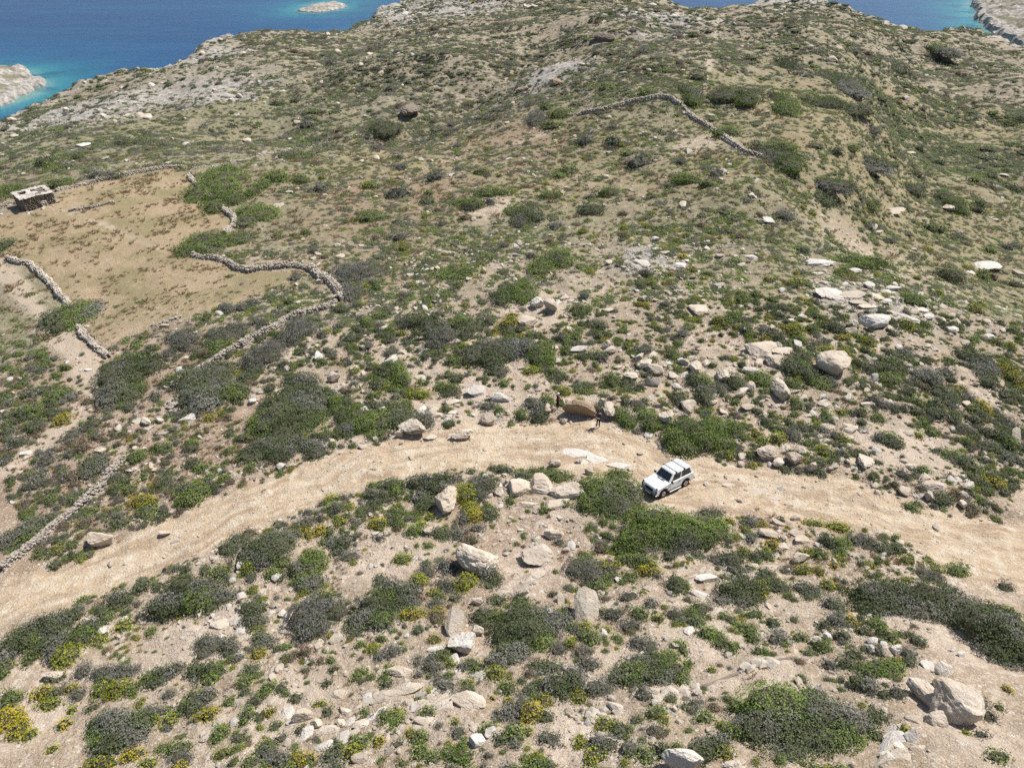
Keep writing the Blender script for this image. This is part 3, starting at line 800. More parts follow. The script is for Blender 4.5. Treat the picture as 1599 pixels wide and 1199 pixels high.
# ------------------------------------------------------------------ landmarks for the labels
LANDMARKS += [(1045,745,"the white car"),(933,650,"the standing person in black"),(870,627,"the person in maroon"),(905,640,"the brown boulder"),
  (58,308,"the stone hut"),(1470,1107,"the huge white boulder"),(911,945,"the upright pale slab"),(745,873,"the egg-shaped boulder"),(850,770,"the cracked pale outcrop"),
  (696,783,"the blocky boulder"),(712,970,"the leaning slab"),(1200,562,"the split flat slab"),(1300,568,"the flat-topped boulder"),(1295,460,"the forked white slab"),
  (1200,707,"the layered roadside rock"),(160,843,"the roadside rock by the wall"),(480,1118,"the pale rocks at lower left"),(860,478,"the pointed upslope rock"),
  (110,790,"the long wall beside the track"),(520,470,"the bend of the pale wall"),(335,290,"the field's right wall"),(1050,160,"the wall on the far hill"),
  (60,1150,"the lower left corner"),(1090,1185,"the pale rocks on the bottom edge"),(1560,690,"the rock at the right edge"),(1420,950,"the long thicket below the track"),
  (250,1050,"the open soil at lower left"),(640,172,"the dark far outcrop"),(943,60,"the dark rock on the ridge"),(1300,130,"the far right hillside scrub"),
  (640,1110,"the stony patch at bottom centre"),(300,930,"the dome bush under the track"),(1180,1040,"the row of pale stones"),(60,440,"the wall at the far left"),
  (1360,503,"the arched pale slab"),(1400,767,"the rock on the track's upper edge"),(620,640,"the white stones by the thicket"),(800,330,"the bare patch in mid field")]

FOOT = []            # footprints (x, y, r) kept clear of scatter
def foot(x, y, r): FOOT.append((x, y, r))

# ------------------------------------------------------------------ shrubs surveyed from the photograph
TILES = {'B1': (0,790,.3411), 'B2': (530,790,.3411), 'B3': (1060,790,.3411), 'M1': (0,390,.3377), 'M2': (530,390,.3377), 'M3': (1060,390,.3371),
         'T1': (0,0,.3377), 'T2': (530,0,.3377), 'T3': (1060,0,.3371), 'P': (0,0,1.0)}
SH = {
'P': """948 785 104 80 G|1085 683 117 58 G|1050 835 180 76 G|1428 946 188 84 D|1572 1012 116 122 D|1250 1140 210 118 D|335 382 112 38 G""",
'B1': """120 140 270 150 D -22|185 220 70 50 G|545 80 120 60 D|670 30 120 70 G|1405 75 80 50 S|1400 105 50 40 Y|1465 112 60 45 Y|1412 135 50 45 Y|1510 122 50 40 G|1240 190 280 175 D|1050 190 100 70 D|1420 270 175 140 G|1410 365 170 100 D|1550 180 110 90 D|850 290 60 45 D|1010 300 120 60 G|
890 420 410 175 D|560 435 150 90 D|655 365 80 60 D|720 370 45 35 D|350 480 80 50 S|230 545 260 120 D|330 610 270 120 D -25|60 650 160 160 D|150 660 100 115 G|210 665 45 45 Y|310 690 115 110 L|250 690 80 80 S|15 760 70 80 G|260 795 80 50 D|1160 480 140 100 D|1170 535 120 85 D|
1440 520 250 230 S|1490 410 80 50 L|950 640 150 90 S|1065 650 100 100 S|1210 620 110 80 D|1185 685 80 60 Y|1150 750 80 60 D|1270 660 50 50 D|530 770 250 95 S|470 840 85 85 L|550 840 115 85 L|490 885 40 35 Y|760 780 200 130 D|900 770 100 120 D|980 760 120 115 G|900 900 160 140 D|960 960 90 70 Y|905 975 45 45 Y|
610 850 60 60 G|230 910 120 60 L|200 860 110 70 Y|330 835 60 50 Y|280 850 80 60 S|60 880 120 100 G|40 980 160 110 Y|85 1030 90 100 Y|140 1050 70 60 L|290 1005 55 60 Y|240 1115 50 40 L|330 935 45 40 L|430 925 60 45 D|460 1000 110 110 D|550 1060 270 230 D|640 1010 120 110 G|610 1140 120 60 Y|460 1180 160 60 Y|680 1180 90 50 L|
820 1115 120 70 G|830 1165 110 80 S|700 950 140 60 S|1010 1050 90 95 G|1130 970 70 100 G|1235 950 50 50 Y|1190 970 50 60 D|1120 855 50 50 D|1180 890 80 70 D|1050 900 60 60 G|1285 840 60 60 D|1350 885 60 60 D|1495 815 45 45 D|1020 1135 90 50 L|1095 1070 70 60 D|1260 1015 60 50 G|1220 1115 95 80 G|1400 1165 130 60 Y|1220 1170 60 50 S|1370 1030 40 40 D|1470 910 70 35 L|360 870 70 70 S|380 760 70 80 S|1295 1060 60 40 S""",
'B2': """15 170 80 80 D|50 240 110 70 S|260 30 70 40 G|260 58 60 45 G|175 80 90 60 Y|350 60 60 50 G|415 55 50 45 L|345 115 90 60 G|470 135 130 70 D|545 140 80 70 S|600 20 80 70 L|625 55 80 70 Y|690 45 90 80 D|570 60 60 70 S|630 105 90 40 S|1240 150 50 45 D|1300 155 70 50 D|1200 180 80 50 S|1550 210 90 60 S|625 165 35 25 D|290 245 90 60 L|
500 285 100 95 S|365 350 95 80 L|585 355 105 88 L|695 335 125 115 D|400 310 90 80 S|500 370 130 80 S|530 430 80 50 D|430 400 70 40 Y|240 440 300 190 D|180 520 270 140 D|320 450 120 90 S|340 500 130 70 Y|440 450 90 60 S|720 440 110 60 D|840 410 80 35 S|850 600 340 310 D|700 510 180 110 D|780 690 200 130 D|1010 660 95 80 S|630 740 110 80 G|715 775 90 85 L|570 740 70 60 S|930 740 150 90 D|480 690 80 70 G|430 750 130 80 S|510 730 60 60 L|
240 745 70 40 L|250 670 90 70 S|215 820 70 50 D|360 780 50 40 S|330 830 80 40 D|1005 500 70 50 G|1130 560 50 60 L|1105 605 40 35 S|1165 600 40 40 L|1190 370 78 72 G|1130 300 150 130 S|1200 275 90 60 L|1420 300 110 60 Y|1330 330 80 60 G|1270 265 40 30 L|1270 500 120 70 S|1340 555 100 70 S|1375 500 90 80 G|1425 455 70 60 S|1330 420 90 60 S|1470 520 45 40 L|1540 500 80 70 S|1540 370 80 100 D|
1390 650 140 115 S|1510 700 90 80 G|1150 730 100 90 S|1400 780 330 170 D|1050 840 220 190 D|1190 860 150 110 S|820 960 190 150 S|885 960 105 120 Y|945 900 60 80 Y|860 1035 60 50 L|950 980 80 80 D|960 1070 110 80 S|1210 1100 150 125 S|550 1040 70 60 S|370 1075 85 85 G|375 1135 85 85 G|240 985 130 90 G|270 955 80 50 L|180 1080 60 60 Y|100 1090 85 75 G|60 1130 100 80 L|400 950 80 60 G|360 895 70 40 G|110 960 50 60 G|
580 1185 220 50 G|700 880 30 25 Y|560 860 70 50 S|265 1095 60 40 D|530 990 50 40 L|1250 1010 40 50 G|1140 1175 50 40 L|290 1185 50 40 G""",
'B3': """145 40 130 70 S|430 180 60 50 Y|298 212 60 45 L|350 235 60 50 D|615 85 98 52 L|730 100 108 60 L|665 165 70 70 S|715 180 95 110 G|590 220 70 50 L|655 230 80 50 G|740 245 50 35 L|712 272 40 35 Y|180 250 110 60 S|245 245 110 75 D|265 295 100 60 S|405 315 85 65 D|465 380 88 72 D|280 410 310 165 D|270 370 80 70 S|375 400 70 95 Y|600 395 145 100 D|640 300 60 50 Y|690 375 60 75 Y|
850 165 130 80 S|940 200 90 60 D|1005 200 80 55 D|1045 250 80 45 L|1145 315 120 80 S|1275 300 105 72 G|725 470 95 110 D|740 540 120 100 S|795 540 50 85 Y|1500 380 70 65 S|945 755 205 115 G|850 840 145 130 D|910 670 70 60 S|1055 690 80 70 S|555 610 80 60 G|320 570 110 60 G|340 610 70 80 G|150 600 130 90 G|185 600 60 50 G|240 655 55 70 G|375 665 60 40 G|350 500 90 50 G|430 540 70 60 D|60 490 80 60 G|205 510 50 40 G|25 370 60 60 G|
20 660 50 70 G|50 725 50 45 G|150 755 45 45 L|20 810 70 70 G|40 925 60 45 G|90 900 70 50 S|310 930 170 100 G|140 1110 200 140 D|210 1130 90 60 L|910 970 100 85 D|905 1060 60 70 G|1035 1020 50 40 L|940 870 50 60 D|1005 860 90 75 S|700 740 70 70 S|590 860 70 50 G|1465 925 40 35 G|1430 970 60 60 S|1385 900 60 60 S|1470 1150 95 65 G|1500 840 40 40 Y|1320 1040 40 35 L|1385 1050 70 50 S|1470 490 150 110 D|90 150 90 60 L""",
'M1': """345 315 230 145 D|600 610 275 220 D|620 530 220 85 G|950 640 280 190 D -22|1110 650 155 85 G|1010 450 88 62 G|1400 610 185 115 D|1390 370 160 120 S|1230 490 200 130 S|1350 780 400 260 D -15|1280 930 300 140 D|1440 910 160 100 D|1555 720 110 85 G|240 690 85 62 G|135 740 130 60 G|290 790 70 60 Y|40 840 75 48 D|760 1080 80 90 D|780 1030 50 40 D|630 960 110 70 G|890 1120 200 100 G -12|660 1160 120 60 Y|600 1110 60 50 G|
440 1000 130 100 D|750 920 120 60 G|890 990 80 60 D|970 1055 60 50 G|1540 1160 85 55 L|220 970 90 60 S|330 870 80 60 S|20 980 60 50 S|1225 720 50 40 G|970 780 60 40 Y|1100 360 150 60 S|1020 400 140 70 S|850 410 140 80 S""",
'M2': """250 590 195 150 G -25|720 480 260 140 D|900 480 230 150 D|960 510 80 80 G|730 560 120 60 D|590 520 50 40 L|400 350 210 100 D|580 360 200 100 D|470 410 140 90 S|500 640 130 90 G|545 595 70 50 D|370 675 130 60 L|310 660 80 50 G|250 780 330 150 D -20|400 790 80 80 S|50 790 150 140 D|30 700 80 60 D|990 60 280 100 G -15|560 105 200 60 G|840 210 200 120 G|760 215 140 80 D|780 340 90 40 Y|725 385 35 40 Y|1110 280 120 60 G|920 720 110 85 S|960 700 70 60 G|
930 780 90 75 D|690 725 100 50 S|840 760 60 50 G|1040 655 70 45 L|1310 770 115 85 G|1430 775 105 85 G|1260 610 80 85 G|1330 620 90 55 D|1190 490 100 50 G|1410 465 90 50 S|1540 490 70 70 G|1400 530 100 50 S|980 570 150 65 D|890 560 90 40 L|1570 690 80 80 D|1370 710 80 40 S|610 1030 50 40 D|90 100 200 100 S|60 200 110 80 S""" + """|440 1080 250 120 D|250 1100 130 80 G|180 1150 180 90 D|400 1160 130 90 D|580 1130 120 100 L|640 1100 110 110 S|690 1080 90 70 D|760 1020 100 50 D|850 1050 110 60 D|900 1030 70 45 G|1000 1050 170 50 G|1290 1040 120 55 G|600 1190 70 50 Y|790 1165 55 50 G""",
'M3': """555 545 148 152 D|385 605 102 82 G|265 620 92 92 D|100 620 130 110 D|120 690 75 75 D|190 650 60 70 S|535 630 70 60 G|270 840 80 80 G|360 855 55 40 Y|385 890 62 48 L|455 875 78 58 L|525 860 92 74 S|600 900 66 48 G|680 940 78 58 L|735 910 62 52 D|725 860 60 40 S|765 880 48 42 L|545 715 60 70 G|680 775 50 60 G|750 755 50 35 L|850 745 40 30 G|465 790 40 40 L|500 795 50 40 G|965 880 118 78 D|1195 755 132 60 D|1150 580 132 92 D|1235 675 135 85 D|1340 690 60 60 S|1405 735 62 66 Y|
1535 590 84 98 Y|1290 805 46 52 D|1235 945 142 62 D|1340 1000 92 82 D|1125 1020 80 40 G|1090 1050 50 40 S|1030 1035 50 40 S|1485 865 145 115 D|1480 1090 72 62 Y|1220 1160 95 75 D|1380 510 175 125 D|895 545 132 52 D|980 600 110 60 G|920 780 80 40 G|1110 860 40 35 L|1170 850 60 50 G|1130 810 70 40 G|830 60 300 80 G|1250 115 120 70 D|720 360 115 65 D|1050 345 82 52 L|1140 350 60 40 G|990 345 40 50 D|530 375 92 62 L|440 400 120 60 D|400 420 50 40 Y|
680 465 86 42 L|770 480 50 35 L|770 410 60 35 Y|1090 240 120 60 G|1370 280 80 40 Y|660 630 80 50 G|820 400 50 40 G""",
'T1': """1000 860 240 120 G|1060 790 80 55 D|1190 1000 225 95 G|1050 920 200 90 G|1275 820 135 55 G|1395 832 82 45 G|1215 855 72 48 G|1380 720 185 52 D|1170 890 65 55 G|285 850 125 45 G|50 895 140 65 G|480 810 180 40 S|30 1130 60 60 D""",
'T2': """720 890 185 45 G|600 945 165 65 G|850 995 190 95 D|970 905 125 40 G|1250 890 125 48 G|1165 970 135 60 D|150 1005 145 55 G|1030 525 135 42 G|920 560 125 62 S|220 600 140 55 D|1580 830 100 48 G|660 795 85 32 G""",
'T3': """50 830 115 45 G|225 615 135 50 G|460 680 185 40 G|450 740 185 85 D|870 750 265 55 D 22|800 685 75 34 G|490 520 115 65 G|660 480 140 80 D 35|810 520 130 60 D 30|740 380 200 100 D|470 460 125 85 D|280 450 235 55 D|60 420 125 105 D|660 850 290 52 D 15|1080 885 95 55 D|1280 960 75 65 G|1230 920 135 55 D|480 290 165 90 D|1000 310 105 62 D|1170 210 155 80 D""",
}
KN = {'D': ("dark green", "dark_bush"), 'G': ("green", "green_bush"), 'L': ("lime green", "lime_shrub"), 'Y': ("yellow-flowering", "flowering_shrub"), 'S': ("grey", "grey_shrub"), 'B': ("brown", "brown_shrub")}
SPX = []
for tile, txt in SH.items():
    ox, oy, k = TILES[tile]
    for e in txt.replace("\n", "").split("|"):
        a = e.split()
        if not a: continue
        SPX.append((ox + float(a[0]) * k, oy + float(a[1]) * k, float(a[2]) * k, float(a[3]) * k, a[4], float(a[5]) if len(a) > 5 else 0.0))

HANDCOUNT = {k: 0 for k in FOL}
def place_shrub(i, u, v, w, h, kind, rot):
    g0 = hit(u, v + 0.3 * h); s = px_per_m(g0)
    dz = ZC - g0[2]; dist = math.sqrt(g0[0] ** 2 + g0[1] ** 2 + dz ** 2); sp = dz / dist; cp = math.sqrt(1 - sp * sp)
    ratio = {'D': 0.62, 'G': 0.66, 'L': 0.85, 'Y': 0.85, 'S': 0.62, 'B': 0.6}[kind]
    rx = 0.5 * w / s
    hm = h / s
    cap = 1.5 if w * h < 9000 else 1.9
    ry = hm / (sp + math.sqrt(sp * sp + (ratio * cp) ** 2))
    rz = min(ratio * ry, cap * 0.8, 0.9 * rx)
    A = hm - math.sqrt(max((ry * sp) ** 2 + (rz * cp) ** 2, 0))
    ry = max(0.45 * rx, min(A / sp, 2.2 * rx))
    g = hit(u, v + 0.5 * h - ry * sp * s)
    r = max(rx, ry)
    unique = w * h > 700
    adjs = ("large " if w * h > 5500 else "" if w * h > 1500 else "small ")
    col, nm = KN[kind]
    shape = "thicket" if w * h > 5500 else "bush" if w * h > 1200 else "shrub"
    if w / h > 2.1: adjs += "low spreading "
    leaf = 0.050 + 0.0011 * dist
    leaf = max(leaf, 0.058 + 0.010 * r)
    acc = None
    if kind == 'D' and i % 3 == 0 and w * h > 1500: acc = 'G'
    if kind == 'G' and i % 3 == 1 and w * h > 1500: acc = 'D'
    if kind in 'LY' and i % 2 == 0: acc = 'G'
    if kind == 'S' and i % 3 == 0: acc = 'D'
    grow = 1.06
    nl = 1 if w * h < 1000 or kind in 'LY' else 3 if w * h < 2500 else 5 if w * h < 6000 else 9
    if dist > 110: nl = min(nl, 3)
    if unique:
        me = shrub_mesh("foliage", kind, rx * grow, ry * grow, rz * grow, leaf, 100 + i, cover=1.5, accent=acc, nl=nl)
        root = bpy.data.objects.new(nm, None); COL.objects.link(root)
        root.empty_display_size = 0.2
        link("foliage", me, root); tag(link("woody_stems", stems_mesh("woody_stems", rx * .9, ry * .9, rz * .9, i, 6 if w * h < 3000 else 14), root), kind="stuff")
    else:
        me = shrub_mesh(nm, kind, rx * grow, ry * grow, rz * grow, leaf, 100 + i, cover=1.4, accent=acc)
        root = link(nm, me)
    root.location = (g[0], g[1], float(H(g[0], g[1])) - 0.04)
    # a long bush that leans in the picture is turned on the ground
    if rot: root.rotation_euler[2] = -R(rot) * (1 / max(sp, 0.45))
    tag(root, None, "bush", "%s bushes on the slope" % col)
    PENDING.append((root, (adjs + col + " " + shape).strip(), u, v))
    for fx in (-0.5, 0, 0.5):
        foot(g[0] + fx * rx, g[1], min(rx, ry) * 0.72 if abs(fx) > 0 else min(rx, ry) * 0.85)
    HANDCOUNT[kind] += 1
for i, a in enumerate(SPX): place_shrub(i, *a)

# ------------------------------------------------------------------ boulders and slabs surveyed from the photograph
# u, v, w, h (pixels), shape, material, label (None: written from its surroundings)
BO = [(905,641,54,26,'round',M_BROWN,"rounded brown boulder with a dark overhanging face beside the two people"),
 (950,641,22,24,'boulder',M_ROCK,"pale smooth rock right behind the standing person in black"),
 (696,783,44,40,'block',M_ROCK,"blocky pale boulder between dark bushes under the dirt track"),
 (745,873,62,48,'egg',M_ROCK,"big egg-shaped pale boulder with a shaded underside over a dark bush"),
 (840,868,48,42,'layer',M_ROCK,"layered tilted rock with a dark split in dry grass"),
 (863,834,34,22,'wedge',M_ROCK,"small wedge-shaped boulder with two pale caps in dry grass"),
 (911,946,42,64,'plate',M_ROCK,"tall pale slab standing almost upright on the lower slope"),
 (712,968,34,58,'plate',M_ROCK,"leaning narrow slab beside the big dark thicket"),
 (720,1003,40,36,'block',M_WHITE,"cracked whitish boulder at the foot of the leaning slab"),
 (1472,1043,30,28,'plate',M_WHITE,"oval white slab propped on stones above the huge boulder"),
 (1448,1040,24,22,'slab',M_WHITE,"thin splintered slab beside the oval white slab"),
 (1462,1065,22,16,'boulder',M_DARKROCK,"dark stone wedged just above the huge white boulder"),
 (1178,580,36,10,'slab',M_WHITE,"low pale ledge along the foot of the split flat slab"),
 (1299,568,52,40,'egg',M_ROCK,"flat-topped pale boulder with a dark base on the stony slope"),
 (1217,607,28,30,'block',M_ROCK,"pale cone-shaped rock under the split flat slab"),
 (1127,588,24,26,'boulder',M_ROCK,"pale upright boulder beside the dark bushes above the track"),
 (1086,575,24,22,'boulder',M_ROCK,None),(1068,566,22,12,'boulder',M_ROCK,None),(1155,615,34,16,'wedge',M_ROCK,None),(1172,606,16,18,'block',M_ROCK,None),
 (1200,707,44,24,'layer',M_ROCK,"layered double rock on the upper edge of the track"),
 (1215,722,24,16,'wedge',M_ROCK,None),(1240,717,26,20,'block',M_ROCK,None),(1266,730,24,20,'block',M_ROCK,None),(1252,704,18,10,'boulder',M_ROCK,None),
 (1351,720,30,24,'layer',M_ROCK,None),(1410,767,20,20,'boulder',M_ROCK,None),(1450,776,18,14,'block',M_ROCK,None),(1502,787,14,16,'block',M_ROCK,None),
 (1421,728,22,12,'boulder',M_ROCK,None),(1460,758,44,12,'slab',M_ROCK,None),
 (1075,636,32,24,'wedge',M_ROCK,"wedge-shaped rock on the bank above the round roadside bush"),(1110,629,22,8,'slab',M_ROCK,None),(1170,635,32,10,'slab',M_ROCK,None),
 (1041,652,26,22,'boulder',M_ROCK,None),(1020,597,32,17,'wedge',M_ROCK,None),(1022,577,40,16,'boulder',M_ROCK,None),(985,588,30,12,'boulder',M_ROCK,None),
 (1295,460,54,22,'fork',M_WHITE,"forked white slab lying among low shrubs far up the slope"),(1356,446,20,11,'egg',M_WHITE,None),(1382,457,22,8,'slab',M_WHITE,None),(1340,472,28,9,'slab',M_ROCK,None),
 (1381,470,24,10,'slab',M_WHITE,None),(1284,410,44,9,'slab',M_WHITE,None),(1276,428,20,6,'slab',M_WHITE,None),(1333,423,22,9,'slab',M_WHITE,None),(1537,415,40,17,'slab',M_WHITE,"bright white slab near the right edge of the far slope"),
 (1363,503,48,24,'egg',M_WHITE,"arched pale slab with a hollow among shrubs"),(1310,507,26,12,'slab',M_WHITE,None),(1330,518,26,14,'boulder',M_ROCK,None),(1415,496,38,9,'slab',M_WHITE,None),
 (1440,484,20,8,'slab',M_WHITE,None),(1450,494,26,8,'slab',M_WHITE,None),(1484,514,22,12,'boulder',M_WHITE,None),(1395,450,30,8,'slab',M_WHITE,None),(1515,426,16,7,'slab',M_WHITE,None),
 (1365,588,12,19,'plate',M_WHITE,None),(1586,685,20,40,'plate',M_ROCK,"tall pale rock beside a dark bush at the right edge"),(1088,482,36,18,'slab',M_ROCK,None),(1245,538,18,14,'wedge',M_WHITE,None),
 (860,478,24,20,'block',M_ROCK,"pointed pale rock on a bare bank far up the slope"),(838,474,26,20,'boulder',M_WHITE,None),(822,500,40,20,'slab',M_ROCK,None),
 (160,843,36,24,'block',M_ROCK,"pale boulder on the upper edge of the track by the long wall"),(146,850,16,14,'wedge',M_BROWN,None),(263,887,20,16,'wedge',M_BROWN,None),
 (473,1118,32,22,'egg',M_ROCK,"rounded pale rock in the lower left, largest of its cluster"),(495,1130,22,18,'boulder',M_ROCK,None),(515,1138,36,16,'slab',M_ROCK,None),(533,1128,16,18,'boulder',M_ROCK,None),
 (766,1143,20,24,'boulder',M_WHITE,"upright white stone on the bottom slope, right of a pair"),(744,1157,28,20,'egg',M_WHITE,"oval white stone on the bottom slope, left of a pair"),
 (1066,1190,64,36,'giant',M_WHITE,"white boulder cut by the bottom edge right of centre"),(1148,1195,40,26,'boulder',M_ROCK,"pale rock on the bottom edge beside the dark thicket"),
 (735,1097,62,18,'slab',M_ROCK,"long flat slab flush with the soil at bottom centre"),(625,1048,44,20,'slab',M_ROCK,None),(600,1088,50,14,'slab',M_ROCK,None),(680,1013,28,12,'slab',M_WHITE,None),
 (565,1130,34,20,'slab',M_ROCK,None),(540,1110,30,12,'slab',M_ROCK,None),(640,1075,46,12,'slab',M_ROCK,None),
 (1247,871,36,18,'wedge',M_ROCK,None),(1252,843,40,14,'slab',M_ROCK,None),(1240,831,26,9,'slab',M_ROCK,None),(1200,833,38,12,'slab',M_ROCK,None),(1103,903,34,11,'slab',M_WHITE,None),(1090,927,34,10,'slab',M_WHITE,None),(1200,888,40,10,'slab',M_ROCK,None),
 (943,60,30,17,'giant',M_DARKROCK,"dark craggy rock standing on the far ridge"),(640,173,36,20,'giant',M_DARKROCK,"dark craggy outcrop in the far gully"),(870,130,28,13,'layer',M_BROWN,None),(815,140,24,9,'layer',M_BROWN,None),(1300,95,20,12,'block',M_ROCK,None),
 (640,667,52,26,'layer',M_ROCK,"low fractured ledge on the bank above the track"),(718,681,38,18,'layer',M_ROCK,None),(759,656,26,20,'block',M_ROCK,None),(670,683,24,12,'slab',M_ROCK,None),(625,678,16,12,'boulder',M_ROCK,None),
 (781,621,36,16,'boulder',M_WHITE,None),(745,612,40,20,'slab',M_WHITE,None),(855,640,12,16,'block',M_ROCK,None),(880,658,14,9,'block',M_ROCK,None),(830,620,28,9,'slab',M_ROCK,None),
 (523,590,28,16,'wedge',M_ROCK,"pale wedge-shaped rock with a dark hollow beneath, left of centre"),(570,641,15,13,'egg',M_WHITE,None),(598,639,13,9,'egg',M_WHITE,None),(497,557,18,15,'boulder',M_WHITE,"single bright white rock among grey shrubs left of centre"),
 (437,612,28,18,'slab',M_ROCK,None),(433,628,30,12,'wedge',M_BROWN,None),(395,626,12,8,'egg',M_WHITE,None),(228,658,24,14,'boulder',M_ROCK,None),(250,656,14,10,'boulder',M_ROCK,None),
 (1012,797,32,8,'slab',M_ROCK,None),(973,752,12,16,'block',M_ROCK,None),(905,720,12,9,'boulder',M_ROCK,None),(920,737,16,16,'block',M_ROCK,None),(868,724,22,12,'boulder',M_ROCK,None),(780,768,18,16,'boulder',M_ROCK,None),
 (85,1054,36,18,'layer',M_ROCK,None),(875,932,14,24,'plate',M_ROCK,None),(745,940,20,12,'boulder',M_ROCK,None),(856,952,14,16,'plate',M_WHITE,None),(745,985,24,14,'boulder',M_ROCK,None),
 (345,975,34,14,'slab',M_ROCK,None),(378,935,14,14,'boulder',M_ROCK,None),(1360,1014,14,10,'boulder',M_WHITE,None),(1395,1015,28,18,'boulder',M_WHITE,None),(1273,1001,20,14,'boulder',M_WHITE,None),(1290,994,16,12,'boulder',M_WHITE,None),
 (1435,996,14,12,'plate',M_WHITE,None),(1490,970,14,14,'plate',M_WHITE,None),(1515,962,22,10,'boulder',M_WHITE,None),(1488,1012,10,14,'plate',M_WHITE,None),(1502,1020,14,14,'plate',M_WHITE,None),
 (1425,1145,26,26,'plate',M_WHITE,None),(1405,1165,22,22,'slab',M_WHITE,None),(1385,1180,26,16,'slab',M_WHITE,None),(1415,1175,14,20,'plate',M_ROCK,None),
 (1006,570,30,16,'boulder',M_ROCK,None),(948,540,22,16,'boulder',M_ROCK,None),(952,548,26,14,'boulder',M_ROCK,None),(862,543,22,9,'slab',M_ROCK,None),(905,545,30,12,'slab',M_WHITE,None),(612,565,20,18,'block',M_WHITE,None),
 (1063,563,14,10,'boulder',M_WHITE,None),(1167,497,14,8,'boulder',M_WHITE,None),(1236,500,14,6,'slab',M_WHITE,None),(1060,415,28,7,'slab',M_WHITE,None),(1000,412,40,12,'slab',M_WHITE,"broken white outcrop in the shrubs at mid distance"),
 (1200,344,22,9,'slab',M_WHITE,None),(1175,402,20,6,'slab',M_WHITE,None),(1480,325,22,12,'layer',M_ROCK,None),(1395,330,50,10,'layer',M_ROCK,None),(130,227,18,7,'slab',M_WHITE,"lone white slab on the green far slope above the hut"),
]
SHAPES = {'round': dict(facets=-5, rough=0.07, under=0.12), 'boulder': dict(facets=8, rough=0.12, under=0.18, layered=0.25), 'egg': dict(facets=-1, rough=0.08, under=0.22), 'block': dict(facets=5, rough=0.10, blocky=0.6, under=0.2, layered=0.2), 'slab': dict(facets=10, rough=0.08, blocky=0.5, layered=0.4),
          'plate': dict(facets=9, rough=0.06, blocky=0.6), 'wedge': dict(facets=10, rough=0.06, under=0.5), 'layer': dict(facets=8, rough=0.10, layered=1.0, blocky=0.3, under=0.25), 'giant': dict(facets=2, rough=0.075, layered=0.3, under=0.3), 'fork': dict(facets=9, rough=0.14, layered=0.4)}
RZ = {'round': 0.8, 'boulder': 0.75, 'egg': 0.72, 'block': 0.85, 'slab': 0.22, 'plate': 0.3, 'wedge': 0.6, 'layer': 0.40, 'giant': 0.78, 'fork': 0.2}
NMS = {'round': "boulder", 'boulder': "boulder", 'egg': "boulder", 'block': "boulder", 'slab': "rock_slab", 'plate': "rock_slab", 'wedge': "boulder", 'layer': "layered_rock", 'giant': "boulder", 'fork': "rock_slab"}
ADJ = {'round': "rounded rock", 'boulder': "pale rock", 'egg': "rounded pale stone", 'block': "blocky pale rock", 'slab': "flat pale slab", 'plate': "upright pale slab", 'wedge': "wedge-shaped rock", 'layer': "layered rock", 'giant': "craggy rock", 'fork': "white slab"}
BOULDERS = {}; ROCKS = []
def place_rock(i, u, v, w, h, shape, mat, label):
    g0 = hit(u, v + 0.3 * h); s = px_per_m(g0)
    dz = ZC - g0[2]; dist = math.sqrt(g0[0] ** 2 + g0[1] ** 2 + dz ** 2); sp = dz / dist; cp = math.sqrt(1 - sp * sp)
    rx = 0.56 * w / s; hm = 0.56 * h / s
    sub = 5 if w * h > 2500 else 4 if w * h > 500 else 3
    seed = 900 + i * 7
    if shape == 'plate':                            # leaning plate, broad face to the camera side
        L = hm / 0.95
        me = rock_mesh(NMS[shape], seed, (rx, L, 0.30 * min(rx, L)), mat, sub, **SHAPES[shape])
        tilt = R(58) - math.asin(sp) * 0.35
        ctr = hit(u, v + 0.30 * h)
        o = link(NMS[shape], me, loc=(ctr[0], ctr[1] + 0.1 * L, ctr[2] + 0.40 * L * math.sin(tilt)))
        o.rotation_euler = (tilt, R(((i * 37) % 30) - 15), R(((i * 53) % 24) - 12))
    else:
        rz = RZ[shape] * rx
        if rz * cp > 0.8 * hm: rz = 0.8 * hm / cp
        ry = math.sqrt(max(hm * hm - (rz * cp) ** 2, 0.05)) / sp
        ry = min(max(ry, 0.45 * rx), 1.5 * rx)
        me = rock_mesh(NMS[shape], seed, (rx, ry, rz), mat, sub, **SHAPES[shape])
        sink = 0.5 * rz if shape not in ('slab', 'fork') else 0.35 * rz
        ctr = hit(u, v + (rz - sink) * cp * s * 0.9)
        o = link(NMS[shape], me, loc=(ctr[0], ctr[1], ctr[2] + rz - sink))
        o.rotation_euler = (R(((i * 31) % 16) - 8), R(((i * 47) % 16) - 8), R(((i * 71) % 50) - 25))
        if shape == 'wedge': o.rotation_euler = (R(14), R(-10), R(((i * 71) % 40) - 20))
    tag(o, label, "rock" if "slab" not in NMS[shape] else "rock slab", "rocks on the slope")
    if label is None: PENDING.append((o, ("small " if w * h < 260 else "") + ADJ[shape], u, v))
    foot(o.location[0], o.location[1], rx * 0.9); ROCKS.append((o.location[0], o.location[1], rx, ry if shape != 'plate' else rx * .6))
    return o
for i, b in enumerate(BO): BOULDERS[i] = place_rock(i, *b)
_o = BOULDERS[0]; _s = float(px_per_m(np.array(_o.location[:])))          # the brown boulder: a loaf that overhangs on the camera side
_V, _F = rock_shape(931, 5, facets=-4, rough=0.07, layered=0.1); _n = np.array([-0.12, -0.93, -0.36]); _n /= np.linalg.norm(_n)
_d = _V @ _n; _V = _V - np.where(_d > 0.10, (_d - 0.10) * 0.90, 0)[:, None] * _n
_o.data = mesh_np("boulder", _V * np.array([27 / _s * 1.0, 0.80, 0.95]), [_F], [M_BROWN])
